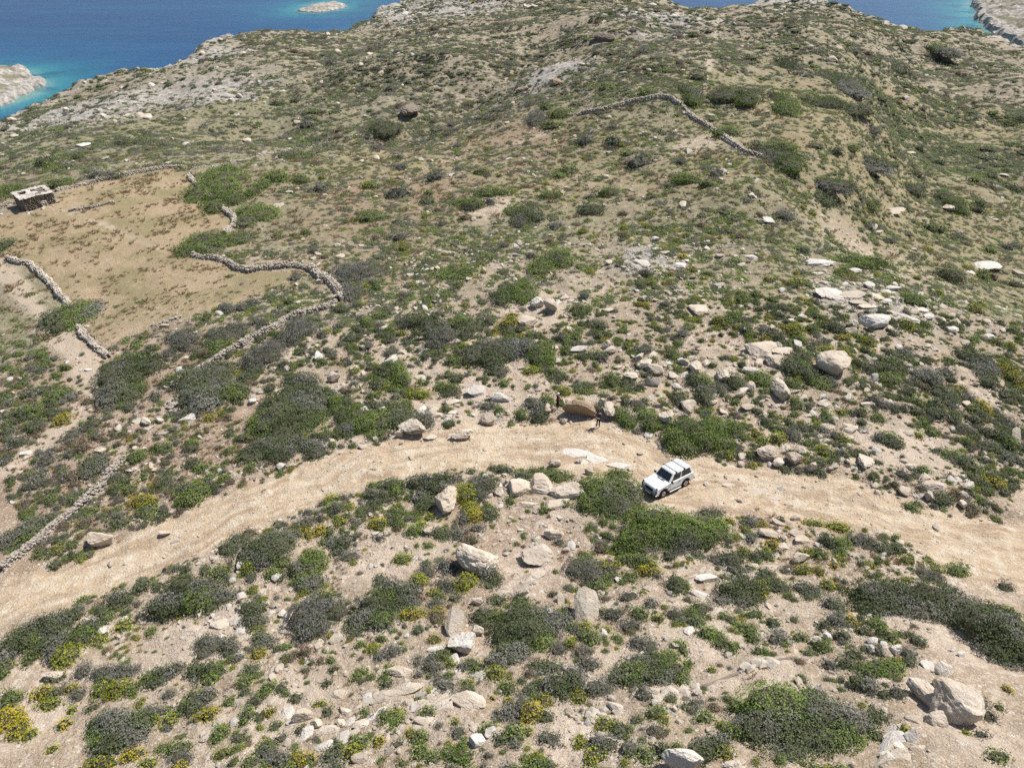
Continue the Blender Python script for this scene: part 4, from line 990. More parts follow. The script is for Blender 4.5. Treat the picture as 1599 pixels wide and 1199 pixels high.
_b = hit(905, 653); _o.location = (_b[0], _b[1] + 0.30, _b[2] + 0.62); _o.rotation_euler = (0, R(9), R(-6))

def outcrop(u0, v0, parts, label, mat, seed):
    root = bpy.data.objects.new("rock_outcrop", None); COL.objects.link(root)
    b = hit(u0, v0); root.location = b
    for k, (u, v, w, h, rzf, rot) in enumerate(parts):
        g = hit(u, v); s = px_per_m(g); dz = ZC - g[2]; dist = math.sqrt(g[0] ** 2 + g[1] ** 2 + dz ** 2); sp = dz / dist
        rx = 0.56 * w / s; ry = 0.5 * h / s / sp * 0.9; rz = rzf * min(rx, ry)
        o = link("rock_block", rock_mesh("rock_block", seed + k, (rx, ry, rz), mat, 4, facets=8, rough=0.09, blocky=0.55, layered=0.5), root)
        o.location = Vector((g[0], g[1], g[2] + rz * 0.25)) - Vector(b); o.rotation_euler = (R(4 - 3 * k % 7), R((k * 5) % 9 - 4), R(rot))
        foot(g[0], g[1], min(rx, ry))
    tag(root, label, "rock outcrop")
outcrop(1470, 1115, [(1480,1112,74,62,.95,-28),(1446,1092,36,56,1.0,15),(1496,1098,44,40,.9,-40),(1462,1128,40,30,.7,-20)], "huge white boulder with dark cracks at lower right", M_ROCK, 400)
outcrop(850, 775, [(815,766,42,34,.45,10),(845,762,54,36,.5,-12),(880,772,58,30,.75,8),(868,790,52,18,.5,5),(828,788,36,12,.4,0)], "cracked pale rock outcrop left of the bush beside the white car", M_ROCK, 300)
outcrop(930, 712, [(900,708,52,22,.16,-15),(935,718,46,18,.12,-18),(968,726,40,14,.10,-10),(915,722,30,10,.12,0)], "flat pale bedrock showing in the dirt track behind the car", M_WHITE, 320)
outcrop(1205, 775, [(1180,768,44,12,.10,8),(1215,778,40,11,.09,-12),(1250,790,36,9,.08,10),(1140,758,30,9,.08,0)], "low ribs of bedrock worn into the track right of the car", M_ROCK, 380)
outcrop(1200, 570, [(1190,552,50,26,.34,8),(1212,566,44,30,.36,-10),(1222,548,36,18,.3,0)], "split flat pale slab with a dark gap behind the round bush", M_ROCK, 360)
outcrop(1340, 470, [(1330,462,40,14,.2,0),(1365,464,30,10,.2,10),(1352,478,40,10,.15,0)], "flat pinkish bedrock shelf beside the forked white slab", M_ROCK, 340)

print("_T_e_place", time.time() - T0)
# ------------------------------------------------------------------ dry stone walls
STONES = []
for k in range(10):
    V, Fc = rock_shape(4000 + k * 13, 1, facets=2, rough=0.08, blocky=0.8)
    STONES.append((V, Fc, mesh_np("stone", V, [Fc], [M_WALL])))
def resample(P, step):
    d = np.concatenate([[0], np.cumsum(np.hypot(*(P[1:] - P[:-1]).T))]); n = max(2, int(d[-1] / step))
    t = np.linspace(0, d[-1], n)
    return np.stack([np.interp(t, d, P[:, 0]), np.interp(t, d, P[:, 1])], -1), d[-1]
def wall(px, height, width, size, label, seed, ruin=0.25, limit=300, name="dry_stone_wall"):
    height *= 0.82; width *= 0.72
    g = np.random.default_rng(seed)
    W = np.array([hit(u, v) for u, v in px])[:, :2]
    size *= 0.66; C, ln = resample(W, size * 0.85)
    C = C + np.stack([fbm(C / 2.0, seed, 2), fbm(C / 2.0 + 9, seed + 1, 2)], -1) * 0.3
    T = np.gradient(C, axis=0); T /= np.maximum(np.hypot(*T.T), 1e-6)[:, None]; Nn = np.stack([-T[:, 1], T[:, 0]], -1)
    items = []
    gap = ruin >= 0.5
    for i in range(len(C)):
        if gap and vnoise(np.array([[i * size / 1.1, seed * 2.3]]), 23)[0] > 0.15: continue
        hh = height * (1 - 0.8 * ruin * (0.5 + 0.5 * vnoise(np.array([[i * size / 2.3, seed * 1.7, 0]]), 21)[0]) * 1.3)
        hh = max(hh, size * 0.5)
        lay = max(1, int(hh / (size * 0.62)))
        for l in range(lay + 1):
            zt = min(l * size * 0.62, hh)
            wid = width * (1 - 0.22 * l / max(lay, 1))
            if l == lay: offs = np.arange(-wid / 2 + size * 0.3, wid / 2, size * 0.75)
            else: offs = np.array([-wid / 2, wid / 2])
            for o in offs:
                p = C[i] + Nn[i] * (o + g.normal(0, 0.05)) + T[i] * g.normal(0, 0.08)
                sx = size * g.uniform(0.40, 0.78); items.append((p[0], p[1], zt + g.normal(0, 0.03), sx, sx * g.uniform(0.6, 1.0), sx * g.uniform(0.38, 0.7), math.atan2(T[i][1], T[i][0]) + g.normal(0, 0.3), g.normal(0, 0.14), g.normal(0, 0.14), l == lay))
        if g.uniform() < 0.55:                       # tumbled stones along the foot
            p = C[i] + Nn[i] * g.choice([-1, 1]) * (width * 0.5 + g.exponential(0.35)); sx = size * g.uniform(0.3, 0.6)
            items.append((p[0], p[1], 0.0, sx, sx * 0.8, sx * 0.6, g.uniform(0, 6), 0, 0, False))
    root = bpy.data.objects.new(name, None); COL.objects.link(root); b = hit(*px[0]); root.location = b
    A = np.array([it[:9] for it in items], float); gzv = H(A[:, 0], A[:, 1]); A[:, 2] += gzv + 0.03
    scr = A[:, 3] * px_per_m(A[:, :3]) * np.where([it[9] for it in items], 1.5, 1.0)
    order = np.argsort(-scr); rest = []
    for n_, k in enumerate(order):
        x, y, z, sx, sy, sz, rz, rx, ry = A[k]
        V, Fc, me = STONES[int(g.integers(len(STONES)))]
        if n_ < limit:
            o = link("stone", me, root); o.location = (x - b[0], y - b[1], z - b[2]); o.scale = (sx, sy, sz); o.rotation_euler = (rx, ry, rz)
        else: rest.append((k, V, Fc))
    if rest:
        VV = []; FF = []; n0 = 0
        for k, V, Fc in rest:
            x, y, z, sx, sy, sz, rz, rx, ry = A[k]; c, s = math.cos(rz), math.sin(rz)
            Q = V * np.array([sx, sy, sz]); Q = np.stack([Q[:, 0] * c - Q[:, 1] * s, Q[:, 0] * s + Q[:, 1] * c, Q[:, 2]], -1) + np.array([x - b[0], y - b[1], z - b[2]])
            VV.append(Q); FF.append(Fc + n0); n0 += len(V)
        tag(link("rubble_fill", mesh_np("rubble_fill", np.concatenate(VV), [np.concatenate(FF)], [M_WALL]), root), kind="stuff")
    # packed earth and small stone in the heart of the wall
    hv = []; hf = []
    for i in range(0, len(C), 2):
        zb = float(H(C[i][0], C[i][1])); w2 = width * 0.40
        for o, z in ((-w2, -0.2), (-w2 * 0.75, height * 0.62), (w2 * 0.75, height * 0.62), (w2, -0.2)):
            q = C[i] + Nn[i] * o; hv.append([q[0] - b[0], q[1] - b[1], zb + z - b[2]])
    m = len(hv) // 4
    for i in range(m - 1):
        for j in range(3): hf.append([i * 4 + j, i * 4 + j + 1, i * 4 + 4 + j + 1, i * 4 + 4 + j])
    if ruin < 0.6: link("earth_core", mesh_np("earth_core", np.array(hv), [np.array(hf)], [M_DARKROCK]), root)
    tag(root, label, "stone wall", "dry stone walls")
    for c in C[::max(1, int(0.5 / size))]: foot(c[0], c[1], width * 0.55)
    return root
wall([(272,604),(300,586),(330,569),(360,549),(382,537)], 0.85, 0.75, 0.34, "pale dry stone wall running up from the rubble corner past the dark bush", 61, 0.2)
wall([(378,541),(400,527),(425,516),(444,505),(447,499),(480,487),(508,482),(527,474)], 0.9, 0.8, 0.36, "narrow pale wall between the thicket and the wall bend", 62, 0.35)
wall([(529,470),(533,458),(524,447),(512,437),(497,430),(486,421)], 1.0, 1.3, 0.46, "wide tumbled bend of the pale stone wall", 63, 0.35)
wall([(484,420),(462,417),(440,417),(415,420),(392,424),(370,420),(352,411),(330,404),(300,400)], 0.95, 0.8, 0.38, "pale wall curving along the lower right end of the dry field", 64, 0.3)
wall([(296,276),(312,296),(330,312),(350,328),(365,340),(366,355),(350,366)], 0.85, 0.9, 0.42, "stone wall down the right side of the hut's field", 65, 0.35)
wall([(88,300),(120,292),(150,284),(200,274),(250,264),(285,262)], 0.8, 0.8, 0.44, "stone wall along the top of the field right of the hut", 66, 0.4)
wall([(300,264),(350,257),(400,246),(440,238),(490,228)], 0.55, 0.8, 0.46, "low ruined wall running on beyond the field corner", 67, 0.6, 160)
wall([(-15,330),(5,324),(20,319),(30,316)], 0.9, 0.9, 0.44, "short stone wall at the left edge beside the hut", 68, 0.3, 200)
wall([(108,331),(125,328),(145,325),(160,321),(178,317)], 0.6, 0.7, 0.40, "low terrace wall in the field below the hut", 69, 0.5, 160)
wall([(10,404),(28,411),(45,413),(60,424),(72,436),(84,448),(94,462),(105,474),(112,482)], 0.85, 0.8, 0.38, "wall at the far left running down to the round dark bush", 70, 0.25, 300)
wall([(122,512),(132,524),(142,537),(158,549),(172,558)], 0.8, 0.75, 0.38, "short wall emerging below the round dark bush", 72, 0.3, 220)
wall([(2,890),(30,868),(60,846),(90,822),(118,800),(140,778),(155,762),(175,740),(195,718)], 0.75, 0.75, 0.33, "long dry stone wall slanting down beside the dirt track on the left", 73, 0.3)
wall([(207,521),(230,512),(255,504),(284,495)], 0.4, 0.7, 0.38, "low line of stones across the bottom of the field", 74, 0.6, 150)
wall([(250,612),(262,622),(275,634),(262,643)], 0.5, 1.6, 0.42, "heap of wall rubble between the two dark bushes", 75, 0.6, 220, "rubble_heap")
wall([(905,180),(930,175),(960,168),(985,161),(1010,157),(1035,154),(1050,157),(1062,166)], 1.0, 0.95, 0.55, "stone wall curving over the crest of the far hill", 76, 0.2)
wall([(1068,168),(1085,186),(1105,198),(1130,214),(1150,230),(1170,240),(1186,247)], 0.9, 1.0, 0.60, "ruined wall running down the far hill to the right", 77, 0.45, 260)
wall([(830,190),(850,184),(870,182),(895,180)], 0.6, 0.9, 0.6, "low wall remains left of the far hill wall", 78, 0.6, 120)
wall([(930,1118),(965,1108),(1000,1099),(1035,1088),(1075,1077),(1105,1066),(1140,1052),(1180,1038),(1240,1030)], 0.12, 0.30, 0.95, "row of pale stones edging a terrace along the bottom right", 79, 0.5, 260, "terrace_edge")

# ------------------------------------------------------------------ stone hut
def hut():
    a = hit(41, 332); b = hit(89, 320); zb = min(a[2], b[2]) - 0.1
    a = on_plane(41, 332, zb); b = on_plane(89, 320, zb)
    ex = (b - a)[:2]; L = np.hypot(*ex); ex /= L; ey = np.array([-ex[1], ex[0]])
    hgt = 2.0; W = 3.9; th = 0.55
    root = bpy.data.objects.new("stone_hut", None); COL.objects.link(root); root.location = (a[0], a[1], zb); root.rotation_euler[2] = math.atan2(ex[1], ex[0])
    g = np.random.default_rng(5)
    def course(nm, x0, y0, x1, y1, h):
        ln = math.hypot(x1 - x0, y1 - y0); ux, uy = (x1 - x0) / ln, (y1 - y0) / ln
        VV = []; FF = []; n0 = 0; z = 0.0
        while z < h:
            ch = g.uniform(0.14, 0.24); s = 0.0
            while s < ln:
                w = g.uniform(0.25, 0.6); V, Fc, _ = STONES[int(g.integers(len(STONES)))]
                Q = V * np.array([w * 0.56, th * 0.56 * g.uniform(0.9, 1.08), ch * 0.58])
                cx = x0 + ux * (s + w / 2); cy = y0 + uy * (s + w / 2)
                Q = np.stack([Q[:, 0] * ux - Q[:, 1] * uy + cx, Q[:, 0] * uy + Q[:, 1] * ux + cy, Q[:, 2] + z + ch / 2], -1)
                VV.append(Q); FF.append(Fc + n0); n0 += len(V); s += w
            z += ch
        return tag(link(nm, mesh_np(nm, np.concatenate(VV), [np.concatenate(FF)], [M_HUT]), root), kind="stuff")
    course("front_wall", 0, 0, L, 0, hgt); course("back_wall", 0, W, L, W, hgt + 0.1)
    course("side_wall", 0, 0.3, 0, W - 0.3, hgt); course("side_wall", L, 0.3, L, W - 0.3, hgt)
    course("cross_wall", L * 0.46, 0.3, L * 0.46, W - 0.3, hgt - 0.05)
    # flat roof of pale slabs laid on beams, fallen in over the right half and at one corner on the left
    for k in range(9):
        y = 0.5 + k * (W - 1.0) / 8
        V, Fc, me = STONES[k % 10]
        o = link("roof_beam", me, root); o.location = (L * 0.73, y, hgt + 0.0); o.scale = (L * 0.30, 0.075, 0.08); o.rotation_euler[2] = g.normal(0, 0.05)
        if k % 4 == 1: bpy.data.objects.remove(o)
    nx, ny = 8, 6; VMAT = M_ROOF
    sl = []
    for k in range(6):
        V, Fc = rock_shape(7000 + k, 2, facets=0, rough=0.04, blocky=1.0); sl.append(mesh_np("roof_slab", V, [Fc], [VMAT]))
    for i in range(nx):
        for j in range(ny):
            fx, fy = (i + 0.5) / nx, (j + 0.5) / ny
            hole = (0.54 < fx < 0.90 and (0.18 < fy < 0.44 or 0.58 < fy < 0.84) and g.uniform() < 0.86) or (0.14 < fx < 0.33 and 0.58 < fy < 0.80 and g.uniform() < 0.75)
            if hole: continue
            o = link("roof_slab", sl[int(g.integers(6))], root)
            o.location = (fx * (L + 0.3) - 0.15, fy * (W + 0.4) - 0.2, hgt + 0.13 + g.normal(0, 0.02) + 0.05 * math.sin(fx * 3)); o.scale = ((L + 0.5) / nx * 0.66, (W + 0.6) / ny * 0.68, 0.07)
            o.rotation_euler = (g.normal(0, 0.04), g.normal(0, 0.04), g.normal(0, 0.12))
    # low doorway blocked with pale stones in the front wall
    o = link("door_lintel", STONES[3][2], root); o.location = (L * 0.62, -0.22, 1.12); o.scale = (0.55, 0.2, 0.1)
    VV = []; FF = []; n0 = 0
    for i in range(3):
        for j in range(4):
            V, Fc, _ = STONES[(i + j * 3) % 10]; Q = V * np.array([0.17, 0.14, 0.14]) + np.array([L * 0.62 - 0.3 + i * 0.3, -0.30, 0.12 + j * 0.26]); VV.append(Q); FF.append(Fc + n0); n0 += len(V)
    tag(link("blocked_doorway", mesh_np("blocked_doorway", np.concatenate(VV), [np.concatenate(FF)], [M_WHITE]), root), kind="stuff")
    tag(root, "ruined flat-roofed stone hut with holes in its pale roof by the field", "hut")
    c = np.array(root.location[:2]) + ex * L / 2 + ey * W / 2; foot(c[0], c[1], 4.2)
    # fallen stones along the front
    for k in range(14):
        p = a[:2] + ex * g.uniform(-0.5, L + 0.6) - ey * g.uniform(0.5, 1.6); s = g.uniform(0.12, 0.36)
        o = link("fallen_stone", STONES[k % 10][2], root)
        R_ = Matrix.Rotation(-root.rotation_euler[2], 3, 'Z'); q = R_ @ Vector((p[0] - a[0], p[1] - a[1], float(H(p[0], p[1])) + s * 0.3 - zb))
        o.location = q; o.scale = (s, s * 0.8, s * 0.5); o.rotation_euler = (0, 0, g.uniform(0, 6))
M_HUT = rock_mat("hut_stone", (0.36, 0.30, 0.24), (0.30, 0.235, 0.18), (0.20, 0.18, 0.16))
M_ROOF = rock_mat("roof_stone", (0.60, 0.545, 0.47), (0.53, 0.47, 0.395), (0.43, 0.39, 0.345), 0.4)
hut()

print("_T_f_walls", time.time() - T0)
# ------------------------------------------------------------------ the white three-door off-roader
M_PAINT = plain("white_paint", (0.80, 0.80, 0.79), 0.32, 0, 0.5, 0.02)
M_GLASS = plain("dark_glass", (0.018, 0.024, 0.030), 0.08, 0, 0.6, 0.05)
M_BLACK = plain("black_plastic", (0.022, 0.022, 0.024), 0.6)
M_RUBBER = plain("tyre_rubber", (0.028, 0.027, 0.026), 0.85)
M_STEEL = plain("steel", (0.45, 0.45, 0.46), 0.35, 0.8)
M_LAMP = plain("lamp_glass", (0.55, 0.56, 0.57), 0.12, 0.2, 0.6)
M_RED = plain("red_lens", (0.35, 0.02, 0.015), 0.2)
M_AMBER = plain("amber_lens", (0.55, 0.20, 0.02), 0.25)
M_BAR = plain("roof_bar_grey", (0.40, 0.40, 0.41), 0.5)
def bm_obj(name, bm, mat, parent, bevel=0.0, seg=2, smoothf=False):
    me = bpy.data.meshes.new(name)
    bmesh.ops.recalc_face_normals(bm, faces=bm.faces)
    if bevel: bmesh.ops.bevel(bm, geom=[e for e in bm.edges if e.is_manifold and e.calc_face_angle(0) > 0.35], offset=bevel, segments=seg, profile=0.6, affect='EDGES', clamp_overlap=True)
    bm.to_mesh(me); bm.free(); me.materials.append(mat)
    if smoothf:
        for p in me.polygons: p.use_smooth = True
    return link(name, me, parent)
def box_bm(x0, x1, y0, y1, z0, z1, taper=None):
    bm = bmesh.new(); vs = []
    for z in (z0, z1):
        for x, y in ((x0, y0), (x1, y0), (x1, y1), (x0, y1)): vs.append(bm.verts.new((x, y, z)))
    for f in ((3, 2, 1, 0), (4, 5, 6, 7), (0, 1, 5, 4), (1, 2, 6, 5), (2, 3, 7, 6), (3, 0, 4, 7)): bm.faces.new([vs[i] for i in f])
    return bm
def prism_bm(prof, y0, y1):                          # side profile (x, z) extruded across the car
    bm = bmesh.new(); a = [bm.verts.new((x, y0, z)) for x, z in prof]; b = [bm.verts.new((x, y1, z)) for x, z in prof]
    bm.faces.new(a); bm.faces.new(b[::-1])
    for i in range(len(prof)): j = (i + 1) % len(prof); bm.faces.new((a[j], a[i], b[i], b[j]))
    return bm
def panel_bm(q, thick):                              # quad panel given thickness along its normal
    q = [Vector(p) for p in q]; n = (q[1] - q[0]).cross(q[2] - q[0]).normalized()
    bm = bmesh.new(); a = [bm.verts.new(p - n * 0.012) for p in q]; b = [bm.verts.new(p + n * thick) for p in q]
    bm.faces.new(a[::-1]); bm.faces.new(b)
    for i in range(4): j = (i + 1) % 4; bm.faces.new((a[i], a[j], b[j], b[i]))
    return bm
def cyl_bm(r, y0, y1, cx, cz, seg=28, r2=None):
    bm = bmesh.new(); r2 = r if r2 is None else r2
    a = [bm.verts.new((cx + r * math.cos(t * 6.28318 / seg), y0, cz + r * math.sin(t * 6.28318 / seg))) for t in range(seg)]
    b = [bm.verts.new((cx + r2 * math.cos(t * 6.28318 / seg), y1, cz + r2 * math.sin(t * 6.28318 / seg))) for t in range(seg)]
    bm.faces.new(a); bm.faces.new(b[::-1])
    for i in range(seg): j = (i + 1) % seg; bm.faces.new((a[j], a[i], b[i], b[j]))
    return bm
def car():
    root = bpy.data.objects.new("parked_car", None); COL.objects.link(root)
    WR, XF, XR, HW = 0.345, 1.16, -1.06, 0.80
    def arch(cx, r, z0):
        return [(cx + r * math.cos(t), WR + r * math.sin(t)) for t in np.linspace(math.asin((z0 - WR) / r), math.pi - math.asin((z0 - WR) / r), 11)]
    zs = 0.36
    prof = [(1.83, 0.40), (1.86, 0.62), (1.84, 0.84), (1.76, 0.945), (0.62, 1.03), (-1.80, 1.05), (-1.86, 0.90), (-1.86, 0.46), (-1.74, zs)]
    prof += arch(XR, 0.44, zs)[::-1] + arch(XF, 0.44, zs)[::-1] + [(1.70, zs)]
    body = bm_obj("body", prism_bm(prof, -HW, HW), M_PAINT, root, 0.035)
    # cabin: tapered, built as a shell whose glass panels sit just proud
    b0 = [(0.66, -0.765), (0.66, 0.765), (-1.80, 0.765), (-1.80, -0.765)]; t0 = [(0.08, -0.64), (0.08, 0.64), (-1.58, 0.64), (-1.58, -0.64)]
    bm = bmesh.new(); A = [bm.verts.new((x, y, 1.0)) for x, y in b0]; B = [bm.verts.new((x, y, 1.60)) for x, y in t0]
    bm.faces.new(A); bm.faces.new(B[::-1])
    for i in range(4): j = (i + 1) % 4; bm.faces.new((A[j], A[i], B[i], B[j]))
    cab = bm_obj("cabin", bm, M_PAINT, root, 0.05, 3)
    roof = bm_obj("roof_panel", box_bm(-1.52, 0.02, -0.585, 0.585, 1.585, 1.628), M_PAINT, root, 0.018)
    for k in range(0): bm_obj("roof_rib", box_bm(-1.40, -0.10, -0.40 + k * 0.26, -0.36 + k * 0.26, 1.622, 1.636), M_PAINT, roof, 0.004)
    def P(s, f, h, off=0.0):                         # point on the cabin: s side (-1/1), f fraction front..back, h fraction up
        xb = 0.66 + (-1.80 - 0.66) * f; xt = 0.08 + (-1.58 - 0.08) * f
        return (xb + (xt - xb) * h, s * (0.765 + (0.64 - 0.765) * h), 1.0 + 0.6 * h)
    ws = [(0.66 - 0.58 * 0.16, -0.66, 1.0 + .6 * .16), (0.66 - 0.58 * 0.16, 0.66, 1.0 + .6 * .16), (0.66 - 0.58 * 0.86, 0.575, 1.0 + .6 * .86), (0.66 - 0.58 * 0.86, -0.575, 1.0 + .6 * .86)]
    w = bm_obj("windscreen", panel_bm(ws, 0.012), M_GLASS, root, 0.004)
    for yy in (-0.30, 0.22): o = bm_obj("wiper", box_bm(-0.02, 0.02, -0.22, 0.22, 0, 0.02), M_BLACK, w, 0); o.location = (0.585, yy, 1.115); o.rotation_euler = (0, -0.8, 0.12)
    rw = [(-1.80 + .22 * .2, 0.62, 1.12), (-1.80 + .22 * .2, -0.62, 1.12), (-1.80 + .22 * .85, -0.55, 1.51), (-1.80 + .22 * .85, 0.55, 1.51)]
    bm_obj("rear_window", panel_bm(rw, 0.012), M_GLASS, root, 0.004)
    for s in (-1, 1):
        def q(f0, f1, h0, h1, f2=None):
            pts = [P(s, f0, h0), P(s, f1, h0), P(s, f1, h1), P(s, f0 if f2 is None else f2, h1)]
            return pts if s > 0 else pts[::-1]
        # door skin, its window and handle
        dr = bm_obj("door", panel_bm([(0.52, s * HW, 0.44), (-0.52, s * HW, 0.44), (-0.52, s * HW, 0.99), (0.52, s * HW, 0.99)][::s], 0.010), M_PAINT, root, 0.004)
        bm_obj("door_window", panel_bm(q(0.10, 0.455, 0.14, 0.86, 0.07)[::-1], 0.010), M_GLASS, dr, 0)
        bm_obj("door_handle", box_bm(-0.46, -0.30, s * HW + (0.012 if s > 0 else -0.035), s * HW + (0.035 if s > 0 else -0.012), 0.86, 0.90), M_BLACK, dr, 0.005)
        bm_obj("side_window", panel_bm(q(0.50, 0.93, 0.14, 0.86)[::-1], 0.010), M_GLASS, root, 0)
        mr = bm_obj("wing_mirror", box_bm(0.40, 0.50, s * 0.80, s * 0.98, 1.03, 1.18), M_BLACK, root, 0.02)
        bm_obj("sill_trim", box_bm(-0.58, 0.70, min(s * 0.80, s * 0.835), max(s * 0.80, s * 0.835), 0.37, 0.43), M_BLACK, root, 0.008)
        bm_obj("side_step", box_bm(-0.52, 0.62, min(s * 0.82, s * 0.89), max(s * 0.82, s * 0.89), 0.30, 0.345), M_PAINT, root, 0.01)
        for cx in (XF, XR):
            bm = bmesh.new(); n = 14; ri, ro = 0.435, 0.462
            th = np.linspace(0.02, math.pi - 0.02, n); ya, yb = s * 0.785, s * 0.83
            rows = [[bm.verts.new((cx + r * math.cos(t), y, WR + r * math.sin(t))) for t in th] for r, y in ((ri, ya), (ri, yb), (ro, yb - s * 0.02), (ro, ya))]
            for a_ in range(4):
                b_ = (a_ + 1) % 4
                for i in range(n - 1): bm.faces.new((rows[a_][i], rows[a_][i + 1], rows[b_][i + 1], rows[b_][i]))
            bm_obj("wheel_arch", bm, M_BLACK, root)
            wh = bpy.data.objects.new("wheel", None); COL.objects.link(wh); wh.parent = root; wh.location = (cx, s * 0.70, WR)
            if cx == XF: wh.rotation_euler[2] = R(7)
            ty = bm_obj("tyre", cyl_bm(WR, -0.105, 0.105, 0, 0, 32), M_RUBBER, wh, 0.03, 3, True)
            for k in range(24):
                t = k * 6.28318 / 24
                if k % 2 == 0: o = bm_obj("tread_block", box_bm(-0.025, 0.025, -0.09, 0.09, 0, 0.018), M_RUBBER, ty, 0); o.location = (WR * math.cos(t), 0, WR * math.sin(t)); o.rotation_euler[1] = math.pi / 2 - t
            rm = bm_obj("rim", cyl_bm(0.205, s * 0.098, s * 0.116, 0, 0, 24, 0.19), M_STEEL, wh, 0.004)
            bm_obj("hub_cap", cyl_bm(0.07, s * 0.114, s * 0.135, 0, 0, 16, 0.055), M_BLACK, wh, 0.004)
            bm_obj("wheel_well", cyl_bm(0.43, s * 0.36, s * 0.60, cx, WR, 20), M_BLACK, root)
        # front lights
        bm_obj("headlight", panel_bm([(1.862, s * 0.53 - 0.13, 0.60), (1.862, s * 0.53 + 0.13, 0.60), (1.853, s * 0.53 + 0.13, 0.80), (1.853, s * 0.53 - 0.13, 0.80)], 0.02), M_LAMP, root, 0.01)
        bm_obj("indicator", panel_bm([(1.855, s * 0.74 - 0.05, 0.60), (1.855, s * 0.74 + 0.05, 0.60), (1.845, s * 0.74 + 0.05, 0.84), (1.845, s * 0.74 - 0.05, 0.84)], 0.02), M_BLACK, root, 0.006)
        bm_obj("corner_trim", box_bm(1.70, 1.80, s * 0.70 - 0.07, s * 0.70 + 0.07, 0.915, 0.985), M_BLACK, root, 0.015)
        bm_obj("tail_light", box_bm(-1.885, -1.855, s * 0.67 - 0.08, s * 0.67 + 0.08, 0.62, 0.90), M_RED, root, 0.006)
    gr = bm_obj("grille", panel_bm([(1.864, -0.38, 0.60), (1.864, 0.38, 0.60), (1.852, 0.38, 0.82), (1.852, -0.38, 0.82)], 0.012), M_BLACK, root)
    for k in range(5): bm_obj("grille_bar", box_bm(1.872, 1.888, -0.36, 0.36, 0.62 + k * 0.04, 0.632 + k * 0.04), M_BLACK, gr, 0)
    fb = bm_obj("front_bumper", box_bm(1.84, 1.97, -0.83, 0.83, 0.40, 0.52), M_STEEL, root, 0.03)
    bm_obj("bumper_strip", box_bm(1.965, 1.985, -0.80, 0.80, 0.44, 0.48), M_BLACK, fb, 0.004)
    bm_obj("number_plate", box_bm(1.986, 1.994, -0.26, 0.26, 0.405, 0.515), M_PAINT, fb, 0.002)
    bm_obj("underbody", box_bm(-1.70, 1.72, -0.60, 0.60, 0.26, 0.42), M_BLACK, root, 0.02)
    bm_obj("rear_bumper", box_bm(-1.98, -1.84, -0.80, 0.80, 0.42, 0.54), M_BLACK, root, 0.03)
    bn = bm_obj("bonnet", panel_bm([(1.70, -0.68, 0.953), (1.70, 0.68, 0.953), (0.70, 0.70, 1.027), (0.70, -0.70, 1.027)], 0.014), M_PAINT, root, 0.006)
    bm_obj("air_vent", box_bm(0.70, 0.80, -0.35, 0.35, 1.036, 1.046), M_BLACK, bn, 0.003)
    for x in (-0.18, -0.98):                         # two roof bars on feet
        rb = bm_obj("roof_bar", box_bm(x - 0.035, x + 0.035, -0.74, 0.74, 1.675, 1.71), M_BAR, root, 0.01)
        for s in (-1, 1): bm_obj("bar_foot", box_bm(x - 0.045, x + 0.045, s * 0.66 - 0.035, s * 0.66 + 0.035, 1.57, 1.70), M_BLACK, rb, 0.008)
    # stand it on the track on its four wheels
    ff, rf = hit(1034, 777), hit(1071, 759)
    d = np.array([ff[0] - rf[0], ff[1] - rf[1]]); d /= np.hypot(*d); nrm = np.array([d[1], -d[0]])   # nrm: camera side -> the car's left or right
    side = -1 if True else 1
    n2 = np.array([-d[1], d[0]])                     # the car's left (+y)
    mid = (ff[:2] + rf[:2]) / 2
    s = 1 if np.dot(n2, mid) < 0 else -1             # which side faces the camera
    cen = mid - n2 * s * 0.75 - d * (XF + XR) / 2
    def gh(a, b): p = cen + d * a + n2 * b; return float(H(p[0], p[1]))
    zf, zr = (gh(XF, .7) + gh(XF, -.7)) / 2, (gh(XR, .7) + gh(XR, -.7)) / 2; zl, zrt = (gh(XF, .7) + gh(XR, .7)) / 2, (gh(XF, -.7) + gh(XR, -.7)) / 2
    ex = Vector((d[0] * (XF - XR), d[1] * (XF - XR), zf - zr)).normalized(); ey = Vector((n2[0] * 1.4, n2[1] * 1.4, zl - zrt)).normalized(); ez = ex.cross(ey).normalized(); ey = ez.cross(ex)
    M = Matrix((ex, ey, ez)).transposed().to_4x4()
    zc = (zf + zr) / 2 - ((zf - zr) / (XF - XR)) * (XF + XR) / 2
    M.translation = (cen[0], cen[1], zc - 0.02)
    root.matrix_world = M
    tag(root, "white three-door off-road car with two roof bars parked on the dirt track", "car")
    for k in (-1.2, 0, 1.2): foot(cen[0] + d[0] * k, cen[1] + d[1] * k, 1.3)
    return root
car()

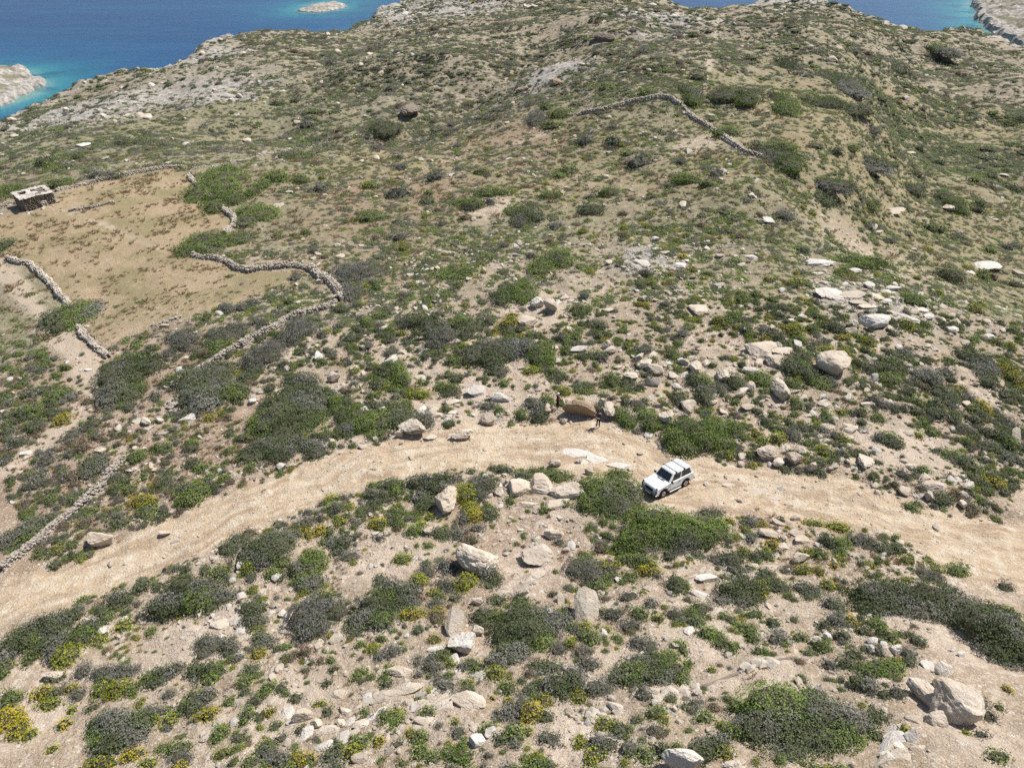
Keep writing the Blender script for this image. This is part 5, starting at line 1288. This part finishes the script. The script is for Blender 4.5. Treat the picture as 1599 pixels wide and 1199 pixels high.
# ------------------------------------------------------------------ people
def person(name, u, v, heading, pose, colours, label, height=1.75):
    """one continuous skinned figure; +y is the way it faces"""
    g = hit(u, v)
    J, E, Rd = [], [], []
    def j(x, y, z, r, r2=None, parent=None):
        J.append((x, y, z)); Rd.append((r, r2 or r))
        if parent is not None: E.append((parent, len(J) - 1))
        return len(J) - 1
    pel = j(0, 0, 0.95, .135, .10); sp = j(0, 0.015, 1.12, .125, .09, pel); ch = j(0, 0.02, 1.32, .15, .10, sp); nk0 = j(0, 0.0, 1.46, .085, .07, ch); nk = j(0, 0.015, 1.52, .05, .05, nk0)
    hd = j(0, 0.03, 1.60, .072, .085, nk); ht = j(0, 0.025, 1.70, .075, .088, hd); tp = j(0, 0.01, 1.755, .04, .045, ht)
    nose = j(0, 0.13, 1.615, .014, .018, hd)
    for s in (-1, 1):
        leg = pose['legs'][0 if s < 0 else 1]
        hip = j(s * .095, 0, 0.90, .095, .10, pel); kn = j(s * .11, leg[0], 0.50, .062, .066, hip); cf = j(s * .115, (leg[0] + leg[1]) / 2 - .02, 0.33, .056, .06, kn); an = j(s * .12, leg[1], 0.09, .040, .042, cf); toe = j(s * .14, leg[1] + .17, 0.035, .036, .030, an)
        sh = j(s * .185, 0.0, 1.42, .062, .062, ch); el_p, wr_p = pose['arms'][0 if s < 0 else 1]
        el = j(*el_p, .043, .043, sh); wr = j(*wr_p, .029, .029, el)
        dv = Vector(wr_p) - Vector(el_p); dv.normalize(); pm = Vector(wr_p) + dv * .075; pmi = j(*pm, .036, .020, wr)
        side = dv.cross(Vector((0, 0, 1))); side = side.normalized() if side.length > .1 else Vector((1, 0, 0)); up = side.cross(dv)
        for k in range(4):
            a = pm + side * (k - 1.5) * .019 + dv * .045; b = a + dv * (.028 + .006 * (k in (1, 2))) - up * .022
            ai = j(*a, .0095, .0095, pmi); j(*b, .008, .008, ai)
        ta = Vector(wr_p) + dv * .045 + side * .045; ti = j(*ta, .011, .011, pmi); j(*(ta + dv * .035 + side * .012), .009, .009, ti)
    me = bpy.data.meshes.new(name + "_skeleton"); me.from_pydata(J, E, []); ob = bpy.data.objects.new(name, me); COL.objects.link(ob)
    bpy.context.view_layer.objects.active = ob
    md = ob.modifiers.new("skin", 'SKIN')
    sv_ = me.skin_vertices[0].data if me.skin_vertices else None
    if sv_ is None:
        bm = bmesh.new(); bm.from_mesh(me); bm.verts.layers.skin.verify(); bm.to_mesh(me); bm.free(); sv_ = me.skin_vertices[0].data
    for k, r in enumerate(Rd): sv_[k].radius = r; sv_[k].use_root = (k == 0)
    md.use_smooth_shade = True
    ob.modifiers.new("sub", 'SUBSURF').levels = 1; ob.modifiers["sub"].render_levels = 1
    dg = bpy.context.evaluated_depsgraph_get(); me2 = bpy.data.meshes.new_from_object(ob.evaluated_get(dg)); me2.name = name
    ob.modifiers.clear(); ob.data = me2; me2.materials.clear()
    for c in colours: me2.materials.append(c)
    for p in me2.polygons:
        c = p.center; p.use_smooth = True
        if c.z > 1.50 and abs(c.x) < .12: i = 0
        elif c.z > 0.93 or abs(c.x) > .22: i = 1
        elif c.z > 0.10: i = 2
        else: i = 3
        if i == 1:                                   # bare forearms and hands
            for el_p, wr_p in pose['arms']:
                a, b = Vector(el_p), Vector(wr_p); t = (c - a).dot(b - a) / (b - a).length_squared
                if t > pose['sleeve'] and (c - a - (b - a) * min(t, 1.6)).length < .14: i = 0
        if pose.get('shorts') and i == 2 and c.z < 0.52: i = 0
        p.material_index = i
    k = height / 1.76
    ob.scale = (k, k, k); ob.location = (g[0], g[1], g[2] - 0.015); ob.rotation_euler[2] = heading
    # hair or cap follows the head
    V, Fc = ico(3); Hc = V * np.array([.083, .098, .095]) + np.array([0, .020, 1.685])
    keepf = [f for f in Fc if (Hc[f].mean(0)[2] > 1.665 or Hc[f].mean(0)[1] < -0.01) and Hc[f].mean(0)[2] > 1.58]
    link("cap" if pose.get('cap') else "hair", mesh_np("hair", Hc, [np.array(keepf)], [pose['hairmat']], smoothf=True), ob)
    if pose.get('cap'):
        bm = bmesh.new(); pts = [(.075 * math.cos(t), .09 + .10 * math.sin(t), 1.675 - .02 * math.sin(t)) for t in np.linspace(0, math.pi, 9)]
        a = [bm.verts.new(p) for p in pts]; b = [bm.verts.new((p[0], p[1], p[2] - .012)) for p in pts]; bm.faces.new(a); bm.faces.new(b[::-1])
        for i in range(9): jn = (i + 1) % 9; bm.faces.new((a[jn], a[i], b[i], b[jn]))
        bm_obj("cap_brim", bm, pose['hairmat'], ob)
    for s in (-1, 1):
        e = mesh_np("eye", V * .012 + np.array([s * .032, .118, 1.635]), [Fc], [M_BLACK]); link("eye", e, ob)
        link("ear", mesh_np("ear", V * np.array([.012, .022, .032]) + np.array([s * .083, .02, 1.63]), [Fc], [colours[0]]), ob)
    link("mouth", mesh_np("mouth", V * np.array([.022, .006, .006]) + np.array([0, .116, 1.575]), [Fc], [M_RED]), ob)
    tag(ob, label, "person"); foot(g[0], g[1], 0.5)
    return ob, k
M_SKIN = plain("skin", (0.52, 0.33, 0.24), 0.6); M_NAVY = plain("dark_purple_cloth", (0.035, 0.026, 0.045), 0.85); M_BLKCL = plain("black_cloth", (0.016, 0.015, 0.016), 0.9)
M_MAROON = plain("maroon_cloth", (0.115, 0.018, 0.035), 0.85); M_SHOE = plain("pale_shoe", (0.52, 0.47, 0.43), 0.7); M_HAIR = plain("dark_hair", (0.03, 0.022, 0.016), 0.7); M_CAP = plain("white_cap", (0.78, 0.77, 0.74), 0.8); M_STRAP = plain("grey_bag", (0.16, 0.14, 0.16), 0.8)
p1, k1 = person("person", 933.5, 667, R(150), dict(legs=[(.03, -.02), (.0, .05)], arms=[((-.30, .14, 1.20), (-.10, .34, 1.24)), ((.34, .10, 1.26), (.26, .30, 1.42))], sleeve=0.55, hairmat=M_HAIR), [M_SKIN, M_NAVY, M_BLKCL, M_SHOE],
       "person in a dark top and black trousers standing on the track, arms raised")
bm = box_bm(-.09, .09, .44, .50, 1.20, 1.30); ctl = bm_obj("hand_controller", bm, M_BLACK, None, .012); ctl.scale = (k1,) * 3; ctl.location = p1.location; ctl.rotation_euler = p1.rotation_euler
tag(ctl, "small black hand-held device in front of the standing person", "controller")
bag = bm_obj("backpack", box_bm(-.15, .15, -.27, -.10, 1.08, 1.44), M_STRAP, None, .05); bag.scale = (k1,) * 3; bag.location = p1.location; bag.rotation_euler = p1.rotation_euler
tag(bag, "grey pack on the back of the person in black", "backpack")
p2, k2 = person("person", 870, 637.5, R(-60), dict(legs=[(.05, .0), (.02, -.04)], arms=[((-.30, .10, 1.16), (-.24, .36, 1.08)), ((.28, .16, 1.16), (.16, .42, 1.10))], sleeve=-0.2, cap=True, hairmat=M_CAP), [M_SKIN, M_MAROON, M_BLKCL, M_SHOE],
       "person in a maroon shirt and white cap standing among rocks by the brown boulder", 1.72)
# pale dead branch leaning on the brown boulder
def branch():
    a = hit(877, 636); b = BOULDERS[0].location
    A_ = Vector((a[0], a[1], a[2] + 0.95)); B_ = Vector(hit(891, 646)) + Vector((0, 0, 0.02))
    V = []; Fq = []; n = 7
    for i in range(n):
        t = i / (n - 1); c = A_.lerp(B_, t) + Vector((.05 * math.sin(t * 9), .04 * math.cos(t * 7), .05 * math.sin(t * 5))); r = .05 * (1 - .45 * t) * (1.25 if i % 3 == 1 else 1)
        for k in range(8): V.append(c + Vector((r * math.cos(k * .785), r * .6 * math.sin(k * .785), r * .8 * math.sin(k * .785))))
    for i in range(n - 1):
        for k in range(8): Fq.append([i * 8 + k, i * 8 + (k + 1) % 8, i * 8 + 8 + (k + 1) % 8, i * 8 + 8 + k])
    o = link("dead_branch", mesh_np("dead_branch", np.array([v[:] for v in V]), [np.array(Fq)], [plain("bleached_wood", (0.62, 0.55, 0.44), 0.8)], smoothf=True))
    tag(o, "bleached branch leaning on the left side of the brown boulder", "branch")
branch()

print("_T_g_car", time.time() - T0)
# ------------------------------------------------------------------ scatter: small shrubs, stones, tufts
# survey: u, v, cover, weights of D G L Y S B, loose stones, dry tufts
ZN = [(200,1100,.42,.22,.30,.16,.08,.22,.06,.9,.3),(60,1000,.5,.4,.3,.1,.05,.2,.05,.5,.3),(600,1100,.34,.2,.3,.12,.06,.26,.1,1.0,.3),(1000,1130,.34,.2,.3,.1,.02,.3,.1,.8,.5),(1400,1150,.30,.2,.3,.08,.02,.3,.12,1.0,.6),
 (600,870,.36,.2,.25,.15,.08,.25,.1,.7,.6),(820,880,.22,.1,.3,.05,.0,.3,.25,.7,1.0),(1000,930,.45,.25,.3,.12,.05,.25,.05,.7,.4),(1250,900,.38,.25,.3,.15,.05,.2,.05,.8,.5),(1500,1070,.26,.2,.3,.05,.02,.25,.2,.8,1.0),(300,960,.36,.2,.25,.1,.05,.3,.1,1.0,.4),
 (700,620,.45,.25,.35,.10,.03,.22,.08,1.0,.4),(1000,620,.45,.25,.35,.1,.03,.2,.08,1.0,.4),(1300,670,.38,.25,.25,.08,.03,.28,.14,1.0,.5),(1500,640,.5,.5,.2,.03,.04,.2,.08,.8,.4),(1300,510,.48,.28,.34,.1,.05,.18,.05,1.3,.3),(1000,480,.66,.2,.45,.16,.04,.14,.03,.9,.2),
 (700,480,.66,.22,.34,.08,.03,.3,.03,.8,.2),(1450,430,.66,.28,.42,.10,.03,.14,.03,.8,.2),(1100,400,.62,.18,.42,.18,.06,.13,.03,.9,.3),(800,400,.62,.2,.42,.1,.03,.22,.05,.8,.3),(560,560,.46,.3,.25,.05,.02,.35,.05,.9,.3),
 (600,300,.36,.12,.3,.05,.0,.35,.18,.5,.7),(900,290,.38,.16,.34,.08,.01,.26,.16,.6,.6),(1200,320,.5,.2,.38,.1,.02,.2,.1,.9,.5),(1500,330,.58,.4,.38,.06,.01,.12,.05,.6,.4),(400,220,.46,.15,.3,.0,.0,.45,.1,.4,.6),(700,150,.58,.14,.26,.0,.0,.44,.16,.6,.4),(900,80,.54,.14,.24,.0,.0,.44,.18,.7,.4),
 (1100,100,.5,.2,.26,.0,.0,.38,.16,.8,.4),(1300,180,.44,.34,.46,.02,.0,.14,.05,.4,.7),(1500,180,.64,.4,.42,.0,.0,.16,.02,.5,.4),(200,210,.44,.14,.36,.0,.0,.4,.1,.4,.5),(180,150,.22,.7,.15,.0,.0,.15,.0,1.8,.1),(420,110,.40,.25,.25,.0,.0,.42,.08,1.0,.3),(620,60,.4,.2,.2,.0,.0,.45,.15,1.2,.2),(1250,30,.45,.25,.3,.0,.0,.33,.12,.6,.3),
 (100,700,.46,.10,.14,.02,.02,.38,.36,.7,.5),(60,600,.45,.1,.4,.02,.0,.3,.18,.6,.6),(400,480,.62,.15,.28,.04,.01,.48,.04,.6,.3),(300,700,.28,.16,.22,.05,.03,.26,.28,.7,.7),(260,560,.45,.14,.2,.02,.0,.4,.24,.4,.5),(150,620,.4,.2,.2,.0,.0,.3,.3,.6,.6),(60,800,.48,.2,.16,.02,.02,.36,.24,.6,.4),
 (200,420,.02,.0,.8,.0,.0,.1,.1,.1,1.0),(150,350,.02,.0,.8,.0,.0,.1,.1,.1,1.0),(300,320,.02,.0,.8,.0,.0,.1,.1,.2,1.0)]
KEYS = ['D', 'G', 'L', 'Y', 'S', 'B']
zp = plan([(z[0], z[1]) for z in ZN]); za = np.array([z[2:] for z in ZN])
def zone(P):
    # weights in log-distance space so that far zones reach as far as near ones do in the field
    out = np.empty((len(P), za.shape[1])); lz = np.log(np.hypot(zp[:, 0], zp[:, 1])); tz = np.arctan2(zp[:, 0], zp[:, 1])
    for i in range(0, len(P), 50000):
        Q = P[i:i + 50000]; l = np.log(np.hypot(Q[:, 0], Q[:, 1])); t = np.arctan2(Q[:, 0], Q[:, 1])
        w = 1 / ((l[:, None] - lz) ** 2 * 1.4 + (t[:, None] - tz) ** 2 + 1e-3) ** 2
        out[i:i + 50000] = (w @ za) / w.sum(1)[:, None]
    return out
def sample(n, r0, r1, th=46):
    r = np.sqrt(rng.uniform(r0 * r0, r1 * r1, n)); t = rng.uniform(R(-th), R(th), n)
    P = np.stack([r * np.sin(t), r * np.cos(t)], -1); z = H(P[:, 0], P[:, 1])
    px, dep = to_px(np.concatenate([P, z[:, None]], 1))
    ok = (px[:, 0] > -260) & (px[:, 0] < 1860) & (px[:, 1] > -60) & (px[:, 1] < 1420) & (z > SEA + 1.5)
    return P[ok]
def sector_area(r0, r1, th=46): return R(th) * (r1 * r1 - r0 * r0)
fa = np.array(FOOT); CELL = 4.0; fgrid = {}
for k, (x, y, r) in enumerate(FOOT):
    n = int(math.ceil(r / CELL))
    for a in range(-n, n + 1):
        for b in range(-n, n + 1): fgrid.setdefault((int(x // CELL) + a, int(y // CELL) + b), []).append(k)
def free(P, grow=0.0):
    ok = np.ones(len(P), bool); cx = (P[:, 0] // CELL).astype(int); cy = (P[:, 1] // CELL).astype(int)
    for i in range(len(P)):
        c = fgrid.get((cx[i], cy[i]))
        if c:
            f = fa[c]
            if ((f[:, 0] - P[i, 0]) ** 2 + (f[:, 1] - P[i, 1]) ** 2 < (f[:, 2] + grow) ** 2).any(): ok[i] = False
    return ok
def mask_at(P):                                      # nearest ground vertex
    r = np.hypot(P[:, 0], P[:, 1]); t = np.arctan2(P[:, 0], P[:, 1])
    i = np.clip(np.round((np.log(r) - math.log(RR[0])) / LNR).astype(int), 0, NR_ - 1); j = np.clip(np.round((t - TH[0]) / (TH[1] - TH[0])).astype(int), 0, NT_ - 1)
    return i * NT_ + j
LAB = {'D': "dark green", 'G': "green", 'L': "lime green", 'Y': "yellow-flowering", 'S': "grey", 'B': "brown"}
VAR = {k: [shrub_mesh(KN[k][1], k, 1.0, 0.9 + 0.1 * (v % 2), 0.62 + 0.12 * (v % 3), 0.19, 2000 + v * 7 + ord(k), cover=1.3, lump=0.55) for v in range(5)] for k in KEYS}
VARF = {k: [shrub_mesh(KN[k][1], k, 1.0, 0.95, 0.55, 0.30, 3000 + v * 7 + ord(k), cover=1.2, lump=0.7) for v in range(3)] for k in KEYS}
allP = []; allK = []; allR = []
for r0, r1, mean in ((10, 55, .19), (55, 90, .22), (90, 160, .235), (160, 260, .29), (260, 430, .42), (430, 600, .65)):
    dens = (1.45 if r0 < 55 else 1.2 if r0 < 90 else 1.18) / (math.pi * mean * mean * 1.25)
    P = sample(int(sector_area(r0, r1) * dens), r0, r1)
    if not len(P): continue
    Z = zone(P); mi = mask_at(P)
    clump = 0.22 + 0.75 * smooth(-0.22, 0.22, fbm(P / (1.8 + 0.025 * r0), 71, 3)) + 0.85 * smooth(-0.15, 0.3, fbm(P / (7.0 + 0.06 * r0), 72, 3))
    stop = np.maximum.reduce([MK['road'][mi] * 1.0, MK['path'][mi] * 0.9, MK['bare'][mi] * 0.75, MK['field'][mi] * 0.96, MK['yellow'][mi] * 0.28, MK['white'][mi] * (np.hypot(*P.T) > 100) * 0.55])
    ok = rng.uniform(0, 1, len(P)) < Z[:, 0] * clump * (1 - stop)
    P = P[ok]; Z = Z[ok]
    f = free(P); P = P[f]; Z = Z[f]
    w = Z[:, 1:7] * np.array([.9, 1.25, 2.0, 1.0, .70, .9]); c = np.cumsum(w, 1) / w.sum(1)[:, None]
    kd = (rng.uniform(0, 1, len(P))[:, None] > c).sum(1).clip(0, 5)
    rad = mean * np.exp(rng.normal(0, 0.52, len(P))) * np.array([1.25, 1.0, .85, .8, 1.1, .9])[kd]
    allP.append(P); allK.append(kd); allR.append(np.clip(rad, 0.08, .55 if r0 < 55 else .75 if r0 < 90 else 2.0))
allP = np.concatenate(allP); allK = np.concatenate(allK); allR = np.concatenate(allR)
allZ = H(allP[:, 0], allP[:, 1]); P3 = np.concatenate([allP, allZ[:, None]], 1); PX, DEP = to_px(P3)
onview = (PX[:, 0] > 5) & (PX[:, 0] < 1594) & (PX[:, 1] > 5) & (PX[:, 1] < 1194)
below = sdist(ROAD, allP[:1])  # warm
rcn = ROADC[np.argmin(np.abs(np.arctan2(allP[:, 0], allP[:, 1])[:, None] - np.arctan2(ROADC[:, 0], ROADC[:, 1])[None]), 1)]
upslope = np.hypot(*allP.T) > np.hypot(*rcn.T)
print("shrubs", len(allP), {k: int((allK == i).sum()) for i, k in enumerate(KEYS)}, HANDCOUNT)
for ki, k in enumerate(KEYS):
    m = np.where(allK == ki)[0]; app = allR[m] * F / DEP[m] * onview[m]; order = m[np.argsort(-app)]
    nind = max(0, 300 - HANDCOUNT[k]); ind = order[:nind]; ind = ind[onview[ind]]; rest = np.setdiff1d(m, ind)
    for q in ind:
        v = int(rng.integers(5)); o = bpy.data.objects.new(KN[k][1], VAR[k][v]); COL.objects.link(o)
        o.location = (allP[q, 0], allP[q, 1], allZ[q] - 0.03); s = allR[q]; o.scale = (s * rng.uniform(.85, 1.2), s * rng.uniform(.85, 1.2), s * rng.uniform(.75, 1.1)); o.rotation_euler[2] = rng.uniform(0, 6.28)
        col = LAB[k]; tag(o, None, "bush", "%s bushes on the slope" % col)
        big_ = allR[q] * F / DEP[q]
        PENDING.append((o, ("tiny " if big_ < 8 else "small ") + col + " shrub", PX[q, 0], PX[q, 1]))
    if len(rest):
        nearm = DEP[rest] < 75
        pk = np.where(nearm, rng.integers(0, 5, len(rest)), 5 + rng.integers(0, 3, len(rest)))
        s = allR[rest][:, None] * rng.uniform(.8, 1.3, (len(rest), 3)) * np.where(nearm, 1.0, 1.15)[:, None]; s[:, 2] *= np.where(nearm, .95, .38)
        rot = np.zeros((len(rest), 3)); rot[:, 2] = rng.uniform(0, 6.28, len(rest)); pp = P3[rest].copy(); pp[:, 2] -= 0.03
        scatter_object(KN[k][1] + "_cover", pp, rot, s, pk, VAR[k] + VARF[k], "low %s shrubs covering the hillside" % LAB[k], "shrub cover")

# shards of bedrock breaking through in beds, each its own slab
SLABM = [mesh_np("rock_slab", *(lambda t: (t[0] * np.array([1, .62, .22]), [t[1]]))(rock_shape(8000 + k * 9, 3, facets=6, rough=0.07, blocky=0.5, layered=0.3)), [M_ROCK if k % 3 else M_WHITE]) for k in range(8)]
BEDS = [(640,1100,70,40,26),(560,1130,50,24,12),(470,1135,40,22,8),(720,1060,50,25,8),(1170,570,60,30,12),(1370,480,70,28,18),(1300,640,70,36,14),(1480,760,60,22,10),(700,640,80,20,14),(620,560,60,30,10),
        (1100,905,60,30,10),(1230,860,50,26,8),(340,985,50,26,10),(1400,1170,40,26,10),(820,780,40,20,6),(880,480,50,24,8),(1230,690,50,20,8),(1060,560,60,24,10),(250,660,40,20,6),(830,900,40,20,5)]
gs = np.random.default_rng(77)
for bu, bv, du, dv, nn in BEDS:
    for k in range(int(nn * 1.5)):
        u_, v_ = bu + gs.normal(0, du * .6), bv + gs.normal(0, dv * .6)
        if not (6 < u_ < 1592 and 6 < v_ < 1192): continue
        g_ = hit(u_, v_)
        if not free(np.array([g_[:2]]))[0] or MK['road'][mask_at(np.array([g_[:2]]))][0] > .4: continue
        s_ = gs.uniform(.22, .62) * (1.0 if v_ > 700 else 1.5); o = bpy.data.objects.new("rock_slab", SLABM[int(gs.integers(8))]); COL.objects.link(o)
        o.location = (g_[0], g_[1], g_[2] + .05 * s_); o.scale = (s_ * gs.uniform(.8, 1.4), s_ * gs.uniform(.7, 1.2), s_ * gs.uniform(.7, 1.3)); o.rotation_euler = (gs.normal(0, .12), gs.normal(0, .12) - .12, R(28) + gs.normal(0, .35))
        tag(o, None, "rock slab", "slabs of bedrock on the slope"); PENDING.append((o, "thin pale rock slab", u_, v_)); ROCKS.append((g_[0], g_[1], s_ * .8, s_ * .5))

# loose stones
SV = [mesh_np("loose_stone", *(lambda s: (s[0] * np.array([1, .85, .55 if k % 2 else .34]), [s[1]]))(rock_shape(6000 + k * 11, 2 if k < 6 else 1, facets=7, rough=0.10, blocky=0.4)), [M_WHITE if k % 3 == 0 else M_ROCK]) for k in range(9)]
SP_, SR = [], []
for r0, r1, mean, dn in ((10, 50, .105, 4.4), (50, 85, .14, 2.0), (85, 150, .20, .30), (150, 260, .30, .06), (260, 420, .5, .015), (420, 600, .8, .008)):
    P = sample(int(sector_area(r0, r1) * dn * 1.6), r0, r1); Z = zone(P); mi = mask_at(P)
    cl = 0.35 + 1.3 * smooth(-0.05, 0.35, fbm(P / (3.0 + 0.02 * r0), 91, 3)) + (2.0 if r0 < 100 else 9.0) * MK['white'][mi]
    ok = rng.uniform(0, 1, len(P)) < Z[:, 7] * cl * 0.62 * (1 - 0.72 * MK['road'][mi]) * (1 - 0.9 * MK['field'][mi]); P = P[ok]
    rad = np.clip(mean * np.exp(rng.normal(0, .65, len(P))), mean * .3, mean * 4.5); f = free(P); SP_.append(P[f]); SR.append(rad[f])
SP_ = np.concatenate(SP_); SR = np.concatenate(SR); sz = H(SP_[:, 0], SP_[:, 1]); S3 = np.concatenate([SP_, sz[:, None]], 1); px, dep = to_px(S3)
vis = (px[:, 0] > 5) & (px[:, 0] < 1594) & (px[:, 1] > 5) & (px[:, 1] < 1194)
order = np.argsort(-SR * F / dep * vis); ind = order[:170]; rest = order[170:]
print("stones", len(SP_))
rcn2 = ROADC[np.argmin(np.abs(np.arctan2(SP_[:, 0], SP_[:, 1])[:, None] - np.arctan2(ROADC[:, 0], ROADC[:, 1])[None]), 1)]
ups2 = np.hypot(*SP_.T) > np.hypot(*rcn2.T)
for q in ind:
    o = bpy.data.objects.new("loose_stone", SV[int(rng.integers(6))]); COL.objects.link(o); s = SR[q]
    o.location = (SP_[q, 0], SP_[q, 1], sz[q] + s * .12); o.scale = (s, s * rng.uniform(.7, 1.1), s * rng.uniform(.7, 1.1)); o.rotation_euler = (rng.normal(0, .2), rng.normal(0, .2), rng.uniform(0, 6.28))
    tag(o, None, "stone", "loose stones on the slope"); PENDING.append((o, "loose pale stone", px[q, 0], px[q, 1]))
def stones_stuff(name, P, r, label):
    n = len(P); rot = np.stack([rng.normal(0, .25, n), rng.normal(0, .25, n), rng.uniform(0, 6.28, n)], -1); pp = np.concatenate([P, (H(P[:, 0], P[:, 1]) + r * .1)[:, None]], 1)
    scatter_object(name, pp, rot, r[:, None] * rng.uniform(.75, 1.15, (n, 3)), rng.integers(0, 9, n), SV, label, "loose stones")
stones_stuff("scattered_stones", SP_[rest], SR[rest], "small loose stones strewn over the hillside")
# gravel on the near ground and the track
P = sample(90000, 10, 62); mi = mask_at(P); keepg = rng.uniform(0, 1, len(P)) < (0.35 + 0.65 * smooth(-.1, .35, fbm(P / 2.5, 93, 3))) * np.where(MK['road'][mi] > .5, 0.55, 1); P = P[keepg]
stones_stuff("gravel", P, np.clip(.035 * np.exp(rng.normal(0, .45, len(P))), .015, .11), "gravel and small stones on the track and the bare soil")
rk = np.array(ROCKS); rep_ = rng.integers(0, len(rk), 3600); an = rng.uniform(0, 6.28, 3600); dd = 0.85 + rng.exponential(0.35, 3600)
P = np.stack([rk[rep_, 0] + np.cos(an) * rk[rep_, 2] * dd, rk[rep_, 1] + np.sin(an) * rk[rep_, 3] * dd], -1)
stones_stuff("rock_debris", P, np.clip(.09 * rk[rep_, 2] * np.exp(rng.normal(0, .6, 3600)), .02, .3), "broken stone fragments around the foot of the boulders")
# dry tufts
TV = [tuft_mesh("dry_tuft", 5000 + k) for k in range(5)]
TP, TR = [], []
for r0, r1, mean, dn in ((10, 55, .15, 7.0), (55, 95, .20, 4.0), (95, 170, .30, 1.5)):
    P = sample(int(sector_area(r0, r1) * dn), r0, r1); Z = zone(P); mi = mask_at(P)
    cl = smooth(-.15, .3, fbm(P / 3.0, 95, 3)); ok = rng.uniform(0, 1, len(P)) < Z[:, 8] * np.maximum(cl, MK['field'][mi] * .10) * (1 - MK['road'][mi] * .985) * (1 - MK['bare'][mi] * .6); P = P[ok]
    TP.append(P); TR.append(mean * np.exp(rng.normal(0, .35, len(P))))
P = np.concatenate(TP); r = np.concatenate(TR); n = len(P); print("tufts", n)
rot = np.zeros((n, 3)); rot[:, 2] = rng.uniform(0, 6.28, n)
scatter_object("dry_grass", np.concatenate([P, H(P[:, 0], P[:, 1])[:, None]], 1), rot, r[:, None] * np.array([1.5, 1.5, 1.0]) * rng.uniform(.8, 1.2, (n, 3)), rng.integers(0, 5, n), TV, "dry straw-coloured grass tufts over field and slope", "dry grass")
finish_labels()
for o in COL.objects:
    if o.parent is None and o.get('category') and not o.get('kind'): o['kind'] = 'thing'

tris = sum(sum(len(p.vertices) - 2 for p in m.polygons) if len(m.polygons) < 3000 else int(len(m.loops) - 2 * len(m.polygons)) for m in bpy.data.meshes)
print("unique triangles", tris, "script seconds", time.time() - T0)
